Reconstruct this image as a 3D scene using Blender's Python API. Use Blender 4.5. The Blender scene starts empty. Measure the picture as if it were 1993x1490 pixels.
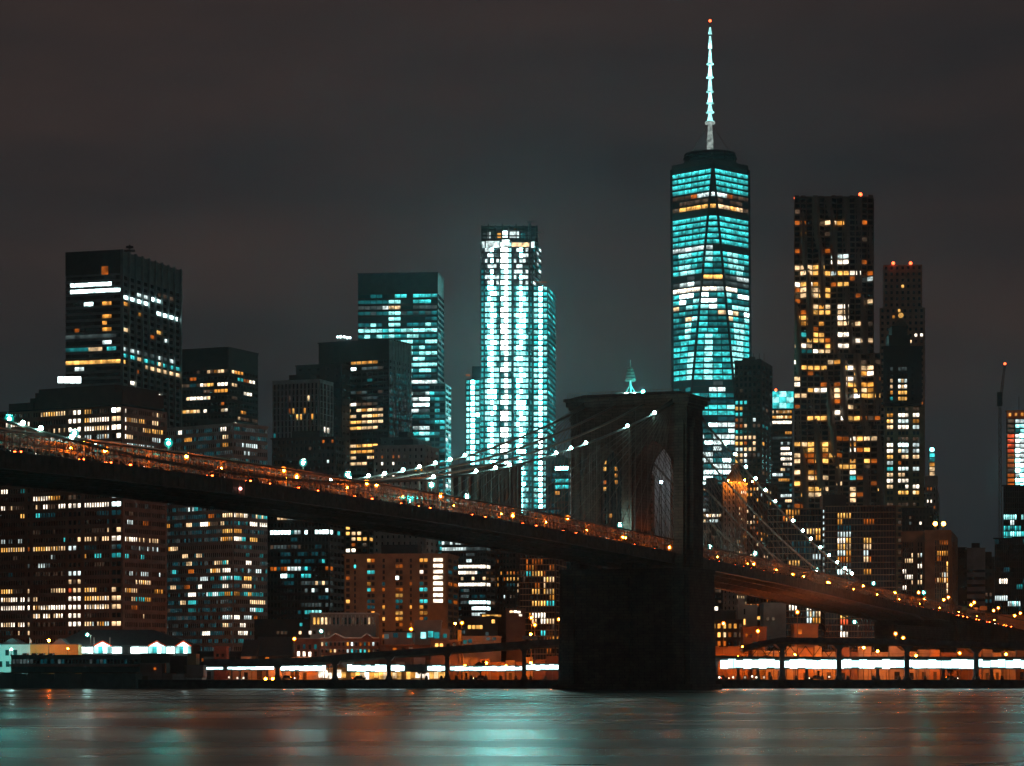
import bpy, bmesh, math, random
from mathutils import Vector

sc = bpy.context.scene
R = math.radians
# ------------------------------------------------------------------ camera
FPX, HX, HY, CAMZ = 5200.0, 996.5, 1315.0, 4.0      # focal length in photo pixels, principal column, horizon row
cam_d = bpy.data.cameras.new("camera")
cam = bpy.data.objects.new("camera", cam_d)
sc.collection.objects.link(cam)
cam.location = (0, 0, CAMZ)
cam.rotation_euler = (R(90), 0, 0)
cam_d.sensor_width = 36.0
cam_d.lens = 36.0 * FPX / 1993.0
cam_d.shift_y = (HY - 745.0) / 1993.0
cam_d.clip_start = 1.0
cam_d.clip_end = 60000.0
sc.camera = cam
# ------------------------------------------------------------------ night sky
w = bpy.data.worlds.new("World")
sc.world = w
w.use_nodes = True
nt = w.node_tree
nt.nodes.clear()
n_out = nt.nodes.new("ShaderNodeOutputWorld")
n_bg = nt.nodes.new("ShaderNodeBackground")
n_sky = nt.nodes.new("ShaderNodeTexSky")
n_sky.sky_type = 'NISHITA'
n_sky.sun_disc = False
n_sky.sun_elevation = R(-4.0)
n_sky.sun_rotation = R(200)
n_tc = nt.nodes.new("ShaderNodeTexCoord")
n_sep = nt.nodes.new("ShaderNodeSeparateXYZ")
nt.links.new(n_tc.outputs["Generated"], n_sep.inputs[0])
n_ramp = nt.nodes.new("ShaderNodeValToRGB")          # glow of the city in low cloud, seen by elevation
e = n_ramp.color_ramp.elements
e[0].position = 0.0;  e[0].color = (0.0130, 0.0245, 0.0310, 1)
e[1].position = 0.30; e[1].color = (0.0285, 0.0250, 0.0255, 1)
x = e.new(0.06); x.color = (0.0180, 0.0245, 0.0285, 1)
x = e.new(0.13); x.color = (0.0280, 0.0260, 0.0268, 1)
nt.links.new(n_sep.outputs["Z"], n_ramp.inputs[0])
n_map = nt.nodes.new("ShaderNodeMapping")
n_map.inputs["Scale"].default_value = (1.6, 1.6, 7.0)
nt.links.new(n_tc.outputs["Generated"], n_map.inputs[0])
n_noi = nt.nodes.new("ShaderNodeTexNoise")
n_noi.inputs["Scale"].default_value = 2.6
n_noi.inputs["Detail"].default_value = 5.0
n_noi.inputs["Roughness"].default_value = 0.55
nt.links.new(n_map.outputs[0], n_noi.inputs["Vector"])
n_cl = nt.nodes.new("ShaderNodeValToRGB")
n_cl.color_ramp.elements[0].position = 0.30; n_cl.color_ramp.elements[0].color = (0.60, 0.75, 0.83, 1)
n_cl.color_ramp.elements[1].position = 0.72; n_cl.color_ramp.elements[1].color = (1.75, 1.28, 1.12, 1)
nt.links.new(n_noi.outputs[0], n_cl.inputs[0])
n_mul = nt.nodes.new("ShaderNodeMixRGB"); n_mul.blend_type = 'MULTIPLY'; n_mul.inputs[0].default_value = 1.0
nt.links.new(n_ramp.outputs[0], n_mul.inputs[1]); nt.links.new(n_cl.outputs[0], n_mul.inputs[2])
n_sk2 = nt.nodes.new("ShaderNodeMixRGB"); n_sk2.blend_type = 'MULTIPLY'; n_sk2.inputs[0].default_value = 1.0
n_sk2.inputs[2].default_value = (0.004, 0.004, 0.004, 1)
nt.links.new(n_sky.outputs[0], n_sk2.inputs[1])
n_add = nt.nodes.new("ShaderNodeMixRGB"); n_add.blend_type = 'ADD'; n_add.inputs[0].default_value = 1.0
nt.links.new(n_mul.outputs[0], n_add.inputs[1]); nt.links.new(n_sk2.outputs[0], n_add.inputs[2])
nt.links.new(n_add.outputs[0], n_bg.inputs[0])
n_bg.inputs[1].default_value = 0.86
nt.links.new(n_bg.outputs[0], n_out.inputs[0])
# ------------------------------------------------------------------ exposure and render
vs = sc.view_settings
vs.view_transform = 'Standard'; vs.look = 'None'; vs.exposure = 0.0; vs.gamma = 1.0; vs.use_curve_mapping = False
sc.render.engine = 'CYCLES'
cy = sc.cycles
cy.use_denoising = True
cy.max_bounces = 3; cy.diffuse_bounces = 1; cy.glossy_bounces = 2; cy.volume_bounces = 0; cy.transmission_bounces = 2
cy.sample_clamp_indirect = 20.0
cy.filter_width = 1.5
cy.use_adaptive_sampling = False
cy.use_light_tree = True
cy.caustics_reflective = False; cy.caustics_refractive = False

# ------------------------------------------------------------------ helpers
COL = sc.collection.objects
GZ = 2.8                                                # level of the waterfront


def PX(px, Y): return (px - HX) / FPX * Y
def PZ(py, Y): return CAMZ + (HY - py) / FPX * Y
def V2(px, Y): return Vector((PX(px, Y), Y))
def proj(x, y, z): return HX + x / y * FPX, HY - (z - CAMZ) / y * FPX


def nodes(name):
    m = bpy.data.materials.new(name)
    m.use_nodes = True
    t = m.node_tree
    return m, t, t.nodes["Principled BSDF"]


def matte(name, col, rough=0.8, var=0.25, scale=0.25, bump=0.0, bscale=3.0, metal=0.0, spec=0.3):
    m, t, b = nodes(name)
    tc = t.nodes.new("ShaderNodeNewGeometry")
    n = t.nodes.new("ShaderNodeTexNoise")
    n.inputs["Scale"].default_value = scale; n.inputs["Detail"].default_value = 6
    t.links.new(tc.outputs["Position"], n.inputs["Vector"])
    r = t.nodes.new("ShaderNodeValToRGB")
    r.color_ramp.elements[0].position = 0.3; r.color_ramp.elements[1].position = 0.7
    r.color_ramp.elements[0].color = tuple(c * (1 - var) for c in col) + (1,)
    r.color_ramp.elements[1].color = tuple(min(1, c * (1 + var)) for c in col) + (1,)
    t.links.new(n.outputs[0], r.inputs[0]); t.links.new(r.outputs[0], b.inputs["Base Color"])
    b.inputs["Roughness"].default_value = rough
    b.inputs["Metallic"].default_value = metal
    b.inputs["Specular IOR Level"].default_value = spec
    if bump:
        n2 = t.nodes.new("ShaderNodeTexNoise")
        n2.inputs["Scale"].default_value = bscale; n2.inputs["Detail"].default_value = 4
        t.links.new(tc.outputs["Position"], n2.inputs["Vector"])
        bp = t.nodes.new("ShaderNodeBump"); bp.inputs["Strength"].default_value = bump
        t.links.new(n2.outputs[0], bp.inputs["Height"]); t.links.new(bp.outputs[0], b.inputs["Normal"])
    return m


def masonry(name, c1, c2, mortar, bw, bh, rough=0.9):
    m, t, b = nodes(name)
    g = t.nodes.new("ShaderNodeNewGeometry")
    sx = t.nodes.new("ShaderNodeSeparateXYZ"); t.links.new(g.outputs["Position"], sx.inputs[0])
    ad = t.nodes.new("ShaderNodeMath"); ad.operation = 'ADD'
    t.links.new(sx.outputs[0], ad.inputs[0]); t.links.new(sx.outputs[1], ad.inputs[1])
    cb = t.nodes.new("ShaderNodeCombineXYZ")
    t.links.new(ad.outputs[0], cb.inputs[0]); t.links.new(sx.outputs[2], cb.inputs[1])
    br = t.nodes.new("ShaderNodeTexBrick")
    br.inputs["Color1"].default_value = c1 + (1,); br.inputs["Color2"].default_value = c2 + (1,)
    br.inputs["Mortar"].default_value = mortar + (1,)
    br.inputs["Scale"].default_value = 1.0
    br.inputs["Brick Width"].default_value = bw; br.inputs["Row Height"].default_value = bh
    br.inputs["Mortar Size"].default_value = 0.04 * bh * 2
    t.links.new(cb.outputs[0], br.inputs["Vector"])
    n = t.nodes.new("ShaderNodeTexNoise"); n.inputs["Scale"].default_value = 0.35; n.inputs["Detail"].default_value = 7
    t.links.new(g.outputs["Position"], n.inputs["Vector"])
    mx = t.nodes.new("ShaderNodeMixRGB"); mx.blend_type = 'OVERLAY'; mx.inputs[0].default_value = 0.8
    t.links.new(br.outputs["Color"], mx.inputs[1]); t.links.new(n.outputs[0], mx.inputs[2])
    t.links.new(mx.outputs[0], b.inputs["Base Color"])
    b.inputs["Roughness"].default_value = rough
    bp = t.nodes.new("ShaderNodeBump"); bp.inputs["Strength"].default_value = 0.7; bp.inputs["Distance"].default_value = 0.15
    t.links.new(br.outputs["Fac"], bp.inputs["Height"]); bp.invert = True
    t.links.new(bp.outputs[0], b.inputs["Normal"])
    return m


def emitter(name, col, s, vary=True, sample=False, lo=0.30, hi=1.55, nscale=0.32, ceil=False):
    m = bpy.data.materials.new(name); m.use_nodes = True
    t = m.node_tree; t.nodes.clear()
    o = t.nodes.new("ShaderNodeOutputMaterial"); em = t.nodes.new("ShaderNodeEmission")
    em.inputs[0].default_value = col + (1,); em.inputs[1].default_value = s
    t.links.new(em.outputs[0], o.inputs[0])
    if vary:
        g = t.nodes.new("ShaderNodeNewGeometry")
        n = t.nodes.new("ShaderNodeTexNoise"); n.inputs["Scale"].default_value = nscale; n.inputs["Detail"].default_value = 2
        t.links.new(g.outputs["Position"], n.inputs["Vector"])
        mr = t.nodes.new("ShaderNodeMapRange")
        mr.inputs[1].default_value = 0.32; mr.inputs[2].default_value = 0.68
        mr.inputs[3].default_value = lo; mr.inputs[4].default_value = hi
        t.links.new(n.outputs[0], mr.inputs[0])
        oi = t.nodes.new("ShaderNodeObjectInfo")
        m2 = t.nodes.new("ShaderNodeMapRange"); m2.inputs[3].default_value = 0.55 * s; m2.inputs[4].default_value = 1.35 * s
        t.links.new(oi.outputs["Random"], m2.inputs[0])
        mu = t.nodes.new("ShaderNodeMath"); mu.operation = 'MULTIPLY'
        t.links.new(mr.outputs[0], mu.inputs[0]); t.links.new(m2.outputs[0], mu.inputs[1])
        if ceil:                                          # ceiling lights: a pane is brighter towards its head
            tc = t.nodes.new("ShaderNodeTexCoord"); sp_ = t.nodes.new("ShaderNodeSeparateXYZ")
            t.links.new(tc.outputs["Object"], sp_.inputs[0])
            m3 = t.nodes.new("ShaderNodeMapRange")
            m3.inputs[1].default_value = -1.3; m3.inputs[2].default_value = 1.3; m3.inputs[3].default_value = 0.45; m3.inputs[4].default_value = 1.5
            t.links.new(sp_.outputs[2], m3.inputs[0])
            m4 = t.nodes.new("ShaderNodeMath"); m4.operation = 'MULTIPLY'
            t.links.new(mu.outputs[0], m4.inputs[0]); t.links.new(m3.outputs[0], m4.inputs[1]); mu = m4
        t.links.new(mu.outputs[0], em.inputs[1])
    m.cycles.emission_sampling = 'AUTO' if sample else 'NONE'
    return m


def panes(name, col, rough=0.12, tint=0.5):              # dark curtain-wall glass
    m, t, b = nodes(name)
    g = t.nodes.new("ShaderNodeNewGeometry")
    n = t.nodes.new("ShaderNodeTexNoise"); n.inputs["Scale"].default_value = 0.15; n.inputs["Detail"].default_value = 3
    t.links.new(g.outputs["Position"], n.inputs["Vector"])
    r = t.nodes.new("ShaderNodeValToRGB")
    r.color_ramp.elements[0].color = tuple(c * (1 - tint) for c in col) + (1,)
    r.color_ramp.elements[1].color = tuple(c * (1 + tint) for c in col) + (1,)
    t.links.new(n.outputs[0], r.inputs[0]); t.links.new(r.outputs[0], b.inputs["Base Color"])
    b.inputs["Roughness"].default_value = rough
    b.inputs["Specular IOR Level"].default_value = 0.5
    return m


M = dict(
    glass=panes("dark_glass", (0.012, 0.014, 0.016)),
    tglass=panes("teal_glass", (0.010, 0.075, 0.080), 0.1),
    concrete=matte("concrete", (0.42, 0.39, 0.36), bump=0.2),
    dark=matte("dark_cladding", (0.055, 0.053, 0.052), 0.6),
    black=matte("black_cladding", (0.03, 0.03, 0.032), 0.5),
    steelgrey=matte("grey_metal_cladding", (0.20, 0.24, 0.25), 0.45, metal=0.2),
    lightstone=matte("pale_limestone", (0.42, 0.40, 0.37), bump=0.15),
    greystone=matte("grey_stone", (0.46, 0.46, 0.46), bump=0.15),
    pinkstone=matte("pinkish_precast_concrete", (0.30, 0.225, 0.205), bump=0.15),
    brown=matte("brown_precast", (0.17, 0.105, 0.075), bump=0.15),
    rose=matte("rose_stone", (0.50, 0.27, 0.18), bump=0.15),
    darkbrown=matte("dark_brown_brick", (0.085, 0.052, 0.042), bump=0.15),
    tan=matte("tan_brick", (0.40, 0.27, 0.16), bump=0.15),
    brick=masonry("red_brick", (0.26, 0.085, 0.05), (0.20, 0.065, 0.04), (0.3, 0.25, 0.2), 0.5, 0.16),
    white=matte("white_paint", (0.72, 0.72, 0.70), 0.6, 0.1),
    ochre=matte("ochre_paint", (0.62, 0.36, 0.10), 0.7, 0.1),
    stone=masonry("bridge_granite", (0.135, 0.110, 0.088), (0.100, 0.083, 0.067), (0.06, 0.05, 0.045), 1.7, 0.85),
    steel=matte("bridge_paint", (0.19, 0.155, 0.125), 0.55, 0.3, 0.6, metal=0.1),
    cable=matte("cable_steel", (0.17, 0.155, 0.13), 0.5, 0.2),
    roof=matte("roof_slate", (0.055, 0.06, 0.065), 0.7, 0.3, 1.0),
    roofgrey=matte("roof_metal", (0.13, 0.14, 0.15), 0.55, 0.2, 0.6),
    asphalt=matte("asphalt", (0.05, 0.05, 0.05), 0.85, 0.3, 0.4),
    bulk=matte("bulkhead_concrete", (0.10, 0.10, 0.10), 0.9, 0.4, 0.5, 0.3),
    tealpaint=matte("teal_grey_paint", (0.12, 0.20, 0.205), 0.6, 0.25, 0.4),
    bark=matte("bark", (0.07, 0.05, 0.035), 0.9),
    leaf=matte("leaf", (0.05, 0.075, 0.03), 0.7, 0.4, 0.8),
    ripple=matte("rippled_stainless_steel", (0.24, 0.20, 0.17), 0.5, 0.15, 0.2, metal=0.3),
    green=matte("sign_green", (0.02, 0.22, 0.16), 0.5, 0.1),
    carpaint=matte("car_paint", (0.10, 0.10, 0.11), 0.3, 0.3, 0.05),
    tyre=matte("rubber", (0.02, 0.02, 0.02), 0.9),
    safety=matte("orange_netting", (0.75, 0.24, 0.05), 0.8, 0.2),
)
# lit glass, by code: colour, strength
EC = {
    'w': ((1.0, 0.66, 0.34), 1.3), 'W': ((1.0, 0.86, 0.68), 2.6), 'a': ((1.0, 0.40, 0.06), 0.85),
    'A': ((1.0, 0.50, 0.11), 1.5), 'o': ((1.0, 0.22, 0.02), 0.45), 'c': ((0.82, 1.0, 0.98), 1.2),
    'C': ((0.72, 1.0, 0.98), 6.0), 't': ((0.02, 0.40, 0.42), 0.34), 'T': ((0.06, 0.76, 0.76), 0.98),
    'Y': ((0.36, 1.0, 0.97), 1.5), 'Z': ((0.20, 1.0, 0.96), 40.0), 'd': ((0.8, 0.48, 0.30), 0.085), 'g': ((0.45, 0.62, 0.62), 0.10),
    'b': ((0.02, 0.30, 0.38), 0.13), 'r': ((1.0, 0.13, 0.04), 0.8), 'G': ((0.75, 0.9, 0.84), 0.42), 'h': ((0.85, 0.95, 0.90), 24.0),
}
EM = {k: emitter("lit_window_" + str(i), c, s) for i, (k, (c, s)) in enumerate(EC.items())}
EMC = {k: emitter("lit_room_" + str(i), c, s, ceil=True) for i, (k, (c, s)) in enumerate(EC.items())}
L_WHITE = emitter("lamp_white", (0.50, 1.0, 0.94), 700, False, True)
L_TEAL = emitter("lamp_teal", (0.05, 1.0, 0.90), 900, False, True)
L_SOD = emitter("lamp_sodium", (1.0, 0.17, 0.010), 430, False, True)
L_SODS = emitter("lamp_sodium_small", (1.0, 0.18, 0.010), 300, False, True)
def halo_shell(name, col, s, k):                              # see-through glowing shell that imitates the halo round a lamp
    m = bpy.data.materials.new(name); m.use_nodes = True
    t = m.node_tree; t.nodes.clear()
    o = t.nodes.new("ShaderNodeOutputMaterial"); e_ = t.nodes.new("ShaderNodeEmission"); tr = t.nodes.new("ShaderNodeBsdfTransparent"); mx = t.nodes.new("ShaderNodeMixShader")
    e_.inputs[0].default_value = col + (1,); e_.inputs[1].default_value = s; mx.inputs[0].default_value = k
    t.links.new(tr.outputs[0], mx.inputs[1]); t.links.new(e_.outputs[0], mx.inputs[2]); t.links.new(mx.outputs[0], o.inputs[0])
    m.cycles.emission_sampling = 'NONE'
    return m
HALO_SOD = halo_shell("globe_halo_amber", (1.0, 0.22, 0.012), 2.0, 0.26)
HALO_WHITE = halo_shell("globe_halo_white", (0.10, 0.80, 0.72), 1.3, 0.22)
HALO_TEAL = halo_shell("globe_halo_green", (0.02, 0.75, 0.62), 1.3, 0.24)
L_RED = emitter("lamp_red", (1.0, 0.10, 0.03), 7, False, False)
L_TAIL = emitter("tail_light", (1.0, 0.075, 0.012), 45, False, True)
L_HEAD = emitter("head_light", (1.0, 0.90, 0.75), 16, False, True)
L_CABLE = emitter("lamp_cable", (0.45, 1.0, 0.93), 90, False, True)
L_DECK = emitter("lamp_deck_sodium", (1.0, 0.17, 0.009), 760, False, True)
L_FILL = emitter("lamp_facade_fill", (1.0, 0.26, 0.04), 210, False, True)
L_FLOOD = emitter("lamp_facade_flood", (1.0, 0.22, 0.015), 900, False, True)
L_TRAIL = emitter("light_trail_glow", (0.60, 1.0, 0.99), 4.2, True, True, 0.6, 1.35, 0.12)  # glow of the panels drawn in place of traffic light trails
L_STRIPY = emitter("spire_light", (0.42, 1.0, 0.97), 3.2, True, False, 0.5, 1.4, 0.2)


class MB:
    """collects boxes, prisms and tubes in world coordinates and links them as one mesh"""
    def __init__(s): s.v = []; s.f = []
    def add(s, vs, fs):
        o = len(s.v); s.v += [tuple(v) for v in vs]; s.f += [tuple(i + o for i in f) for f in fs]; return s
    def prism(s, poly, z0, z1, poly1=None):
        n = len(poly); q = poly1 or poly
        s.add([(p[0], p[1], z0) for p in poly] + [(p[0], p[1], z1) for p in q],
              [tuple(range(n))[::-1], tuple(range(n, 2 * n))] + [(i, (i + 1) % n, n + (i + 1) % n, n + i) for i in range(n)])
        return s
    def box(s, a, b, d, z0, z1):            # a,b: ends of a line in plan; d: (from, to) along its outward normal
        a = Vector(a[:2]); b = Vector(b[:2]); u = (b - a).normalized(); n = Vector((u.y, -u.x))
        return s.prism([a + n * d[0], b + n * d[0], b + n * d[1], a + n * d[1]], z0, z1)
    def bx(s, x0, x1, y0, y1, z0, z1): return s.prism([(x0, y0), (x1, y0), (x1, y1), (x0, y1)], z0, z1)
    def bar(s, p, q, w_, h_=None):           # square bar between two points
        p = Vector(p); q = Vector(q); h_ = h_ or w_
        d = (q - p).normalized()
        up = Vector((0, 0, 1)) if abs(d.z) < 0.95 else Vector((0, 1, 0))
        a = d.cross(up).normalized() * w_ / 2; b = a.cross(d).normalized() * h_ / 2
        vs = [p - a - b, p + a - b, p + a + b, p - a + b, q - a - b, q + a - b, q + a + b, q - a + b]
        return s.add(vs, [(3, 2, 1, 0), (4, 5, 6, 7), (0, 1, 5, 4), (1, 2, 6, 5), (2, 3, 7, 6), (3, 0, 4, 7)])
    def tube(s, pts, r, seg=6, closed=False):
        rs = r if isinstance(r, (list, tuple)) else [r] * len(pts)
        rings = []
        for i, p in enumerate(pts):
            p = Vector(p); d = (Vector(pts[min(i + 1, len(pts) - 1)]) - Vector(pts[max(i - 1, 0)])).normalized()
            up = Vector((0, 0, 1)) if abs(d.z) < 0.95 else Vector((0, 1, 0))
            a = d.cross(up).normalized(); b = a.cross(d).normalized()
            rings.append([p + (a * math.cos(2 * math.pi * k / seg) + b * math.sin(2 * math.pi * k / seg)) * rs[i] for k in range(seg)])
        vs = [q for ring in rings for q in ring]; fs = []
        for i in range(len(rings) - 1):
            for k in range(seg):
                fs.append((i * seg + k, i * seg + (k + 1) % seg, (i + 1) * seg + (k + 1) % seg, (i + 1) * seg + k))
        fs += [tuple(range(seg))[::-1], tuple(range((len(rings) - 1) * seg, len(rings) * seg))]
        return s.add(vs, fs)
    def ball(s, c, r, seg=10, rings=7):
        c = Vector(c); vs = [c + Vector((0, 0, r))]
        for i in range(1, rings):
            th = math.pi * i / rings
            vs += [c + Vector((math.sin(th) * math.cos(2 * math.pi * k / seg), math.sin(th) * math.sin(2 * math.pi * k / seg), math.cos(th))) * r for k in range(seg)]
        vs.append(c - Vector((0, 0, r))); fs = []
        for k in range(seg):
            fs.append((0, 1 + k, 1 + (k + 1) % seg)); b0 = 1 + (rings - 2) * seg
            fs.append((len(vs) - 1, b0 + (k + 1) % seg, b0 + k))
        for i in range(rings - 2):
            for k in range(seg):
                a = 1 + i * seg; fs.append((a + k, a + seg + k, a + seg + (k + 1) % seg, a + (k + 1) % seg))
        return s.add(vs, fs)
    def build(s, name, mat, parent=None, kind=None):
        if not s.f: return None
        off = Vector((0, 0, 0))
        q = parent
        while q is not None: off += q.location; q = q.parent
        me = bpy.data.meshes.new(name)
        me.from_pydata([(v[0] - off.x, v[1] - off.y, v[2] - off.z) for v in s.v], [], s.f)
        me.materials.append(M[mat] if isinstance(mat, str) else mat)
        o = bpy.data.objects.new(name, me); COL.link(o); o.parent = parent
        if kind: o["kind"] = kind
        return o


USED = set()


def tag(o, label, cat, group=None):
    assert group or label not in USED, label
    USED.add(label)
    o["label"] = label; o["category"] = cat
    if group: o["group"] = group
    return o


def empty(name, loc, label, cat, group=None):
    o = bpy.data.objects.new(name, None); COL.link(o); o.location = loc
    o.empty_display_size = 1.0
    return tag(o, label, cat, group)


def struct(o): o["kind"] = "structure"; return o


# crops of the photograph used while measuring: origin and scale (photo px per crop px)
KR = dict(P=(0, 0, 1), K1=(0, 450, .3356), K2=(500, 420, .3759), K3=(1080, 650, .2952), K5=(1400, 360, .3625), K6=(0, 900, .3355),
          K7=(500, 950, .3111), K8=(1340, 850, .3691), M1=(0, 680, .1812), M2=(0, 940, .2013), M3=(310, 940, .2147),
          M6=(1520, 640, .2282), M7=(1480, 940, .2574), N7=(1370, 680, .2147), N8=(1800, 700, .3357))


def K(k, rows):
    ox, oy, s = KR[k]
    return [(oy + r[0] * s, ox + r[1] * s, ox + r[2] * s) + tuple(r[3:]) for r in rows]


WMESH = {}


def window_mesh(wd, ht, code):
    key = (round(wd, 2), round(ht, 2), code)
    if key not in WMESH:
        b = MB().bx(-wd / 2, wd / 2, -0.10, 0.10, -ht / 2, ht / 2)
        me = bpy.data.meshes.new("lit_pane"); me.from_pydata(b.v, [], b.f); me.materials.append(EMC[code])
        WMESH[key] = me
    return WMESH[key]


class Face:
    """one side of a building in plan, A to B seen from outside left to right, with floors and bays"""
    def __init__(s, A, B, z0, z1, fh, secs, ww=.6, wh=.55, zoff=0.0):
        s.A = Vector(A); s.B = Vector(B); s.L = (s.B - s.A).length; s.u = (s.B - s.A) / s.L
        s.n = Vector((s.u.y, -s.u.x)); s.z0, s.z1, s.fh = z0, z1, fh
        s.nf = max(1, int((z1 - zoff - z0) / fh)); s.ztop = z1 - zoff
        if isinstance(secs, int): secs = [(0.0, 1.0, secs)]
        s.secs = secs; s.ww, s.wh = ww, wh
        s.rot = math.atan2(s.u.y, s.u.x)
        s.cells = {}                          # (floor from top, column) -> (u centre, width, z centre)
        s.cols = []
        for (f0, f1, nb) in secs:
            bw = (f1 - f0) * s.L / nb
            for j in range(nb): s.cols.append((f0 * s.L + (j + .5) * bw, bw))
    def zc(s, i): return s.ztop - (i + .5) * s.fh
    def pos(s, i, j, d=0.0):
        p = s.A + s.u * s.cols[j][0] + s.n * d
        return (p.x, p.y, s.zc(i))
    def skin(s, mb, dep=0.45, rib=True, spand=True, roof=True):
        if spand:
            for i in range(s.nf + 1):
                h = (1 - s.wh) * s.fh; z = s.ztop - i * s.fh
                za, zb = z - h / 2, z + h / 2
                if i == 0: zb = s.z1
                if i == s.nf: za = max(s.z0, za)
                mb.box(s.A, s.B, (0, dep), za, zb)
        if rib:
            prev = 0.0; d2 = dep + 0.06
            edges = []
            for (uc, bw) in s.cols:
                a = uc - bw * s.ww / 2; edges.append((prev, a)); prev = uc + bw * s.ww / 2
            edges.append((prev, s.L))
            zb = s.ztop - s.nf * s.fh
            for a, b in edges:
                if b - a > 0.05: mb.box(s.A + s.u * a, s.A + s.u * b, (0, d2), zb, s.ztop)


class Bld:
    def __init__(s, name, label, loc, cat="building", group=None, seed=None):
        s.root = empty(name, loc, label, cat, group); s.faces = []; s.lit = {}
        s.rng = random.Random(seed if seed is not None else label)
    def light(s, rows):
        for r in rows:
            y, x0, x1, code = r[:4]; prob = r[4] if len(r) > 4 else 1.0
            for fi, f in enumerate(s.faces):
                first = None
                for j in range(len(f.cols)):
                    p = f.pos(0, j); px, _ = proj(*p)
                    if x0 - 2 <= px <= x1 + 2:
                        if first is None:
                            i = min(range(f.nf), key=lambda q: abs(proj(*f.pos(q, j))[1] - y))
                            if abs(proj(*f.pos(i, j))[1] - y) > f.fh * FPX / p[1] * .75: break
                            first = i
                        if s.rng.random() < prob: s.lit[(fi, first, j)] = s.rng.choice(code)
    def scatter(s, fi, dens, codes, i0=0, i1=None, coh=1.0):
        f = s.faces[fi]
        for i in range(i0, min(f.nf, i1 if i1 is not None else f.nf)):
            rowf = s.rng.random() ** coh * 2 if coh else 1
            run = 0; c = None
            for j in range(len(f.cols)):
                if (fi, i, j) in s.lit: continue
                if run > 0: run -= 1
                elif s.rng.random() < dens * rowf: run = s.rng.choice((0, 0, 1, 1, 2)); c = s.rng.choice(codes)
                else: c = None
                if c: s.lit[(fi, i, j)] = c if s.rng.random() < .75 else s.rng.choice(codes)
    def windows(s, cap=300, name="window"):
        items = []
        for (fi, i, j), code in s.lit.items():
            f = s.faces[fi]; p = f.pos(i, j, 0.10); wd = f.cols[j][1] * f.ww * .96; ht = f.fh * f.wh * .94
            items.append((wd * ht / p[1] ** 2, fi, p, wd, ht, code))
        items.sort(key=lambda q: -q[0])
        rest = {}
        loc = s.root.location
        for k, (a, fi, p, wd, ht, code) in enumerate(items):
            f = s.faces[fi]
            if k < cap:
                o = bpy.data.objects.new(name, window_mesh(wd, ht, code)); COL.link(o)
                o.parent = s.root; o.location = (p[0] - loc.x, p[1] - loc.y, p[2] - loc.z); o.rotation_euler = (0, 0, f.rot)
            else:
                mb = rest.setdefault(code, MB()); c = Vector(p[:2])
                mb.box(c - f.u * wd / 2, c + f.u * wd / 2, (-.10, .10), p[2] - ht / 2, p[2] + ht / 2)
        for code, mb in rest.items(): mb.build("small_windows", EM[code], s.root, "stuff")


def rect(Y, xl, xc, xr, yaw):
    a = R(yaw); C = V2(xc, Y); u = Vector((-math.cos(a), math.sin(a))); v = Vector((math.sin(a), math.cos(a)))
    rl = (xl - HX) / FPX; rr = (xr - HX) / FPX
    L = (C.x - rl * C.y) / (math.cos(a) + rl * math.sin(a))
    den = math.sin(a) - rr * math.cos(a)
    Rr = (rr * C.y - C.x) / den if abs(den) > 1e-3 else 30.0
    Rr = min(max(Rr, 3.0), 110.0)
    return C + u * L, C, C + v * Rr, C + u * L + v * Rr


def building(name, label, Y, xl, xc, xr, top, yaw, mat, pitch, lb, rb, ww=.6, wh=.55, crown=0, lit=(), rnd=None, core="glass",
             bot=None, base=GZ, roofbox=True, rib=(True, True), dep=.45, cap=300, group=None, coping=True, cat="building", skinmat2=None):
    Lc, C, Rc, Bk = rect(Y, xl, xc, xr, yaw)
    z1 = PZ(top, Y); z0 = base; fh = pitch * Y / FPX
    ctr = (Lc + Rc) / 2
    b = Bld(name, label, (ctr.x, ctr.y, z0), cat, group)
    b.C, b.Lc, b.Rc, b.Bk, b.z1, b.Y = C, Lc, Rc, Bk, z1, Y
    zs = z0 if bot is None else PZ(bot, Y)
    b.faces = [Face(Lc, C, zs, z1, fh, lb, ww, wh, crown * Y / FPX)]
    if rb: b.faces.append(Face(C, Rc, zs, z1, fh, rb, ww, wh, crown * Y / FPX))
    MB().prism([Lc, C, Rc, Bk], z0, z1 - .02).build("core", core, b.root)
    for k, f in enumerate(b.faces):
        sk = MB(); f.skin(sk, dep if k == 0 else dep * .93, rib[min(k, len(rib) - 1)])
        if zs > z0 + 1: sk.box(f.A, f.B, (0, dep * .98), z0, f.ztop - f.nf * f.fh - .01)
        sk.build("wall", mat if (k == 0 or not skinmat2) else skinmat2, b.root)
    if not rb: MB().box(C, Rc, (0, dep * .93), z0, z1).build("wall", mat, b.root)
    if coping:
        cx = (Lc + Rc + C + Bk) / 4; e = 1.0 + 0.9 / max(6, (Rc - Lc).length / 2)
        MB().prism([cx + (q - cx) * e for q in (Lc, C, Rc, Bk)], z1, z1 + .7).build("parapet", mat, b.root)
    if roofbox:
        cx = (Lc + Rc + C + Bk) / 4; k = b.rng.uniform(.3, .5); h = b.rng.uniform(2.5, 4.5)
        MB().prism([cx + (q - cx) * k for q in (Lc, C, Rc, Bk)], z1 + .71, z1 + .7 + h).build("roof_plant", "dark", b.root)
    if lit: b.light(lit)
    if rnd:
        for (fi, dens, codes, *rest) in rnd:
            if fi < len(b.faces): b.scatter(fi, dens, codes, *rest)
    b.windows(cap)
    return b

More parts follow.
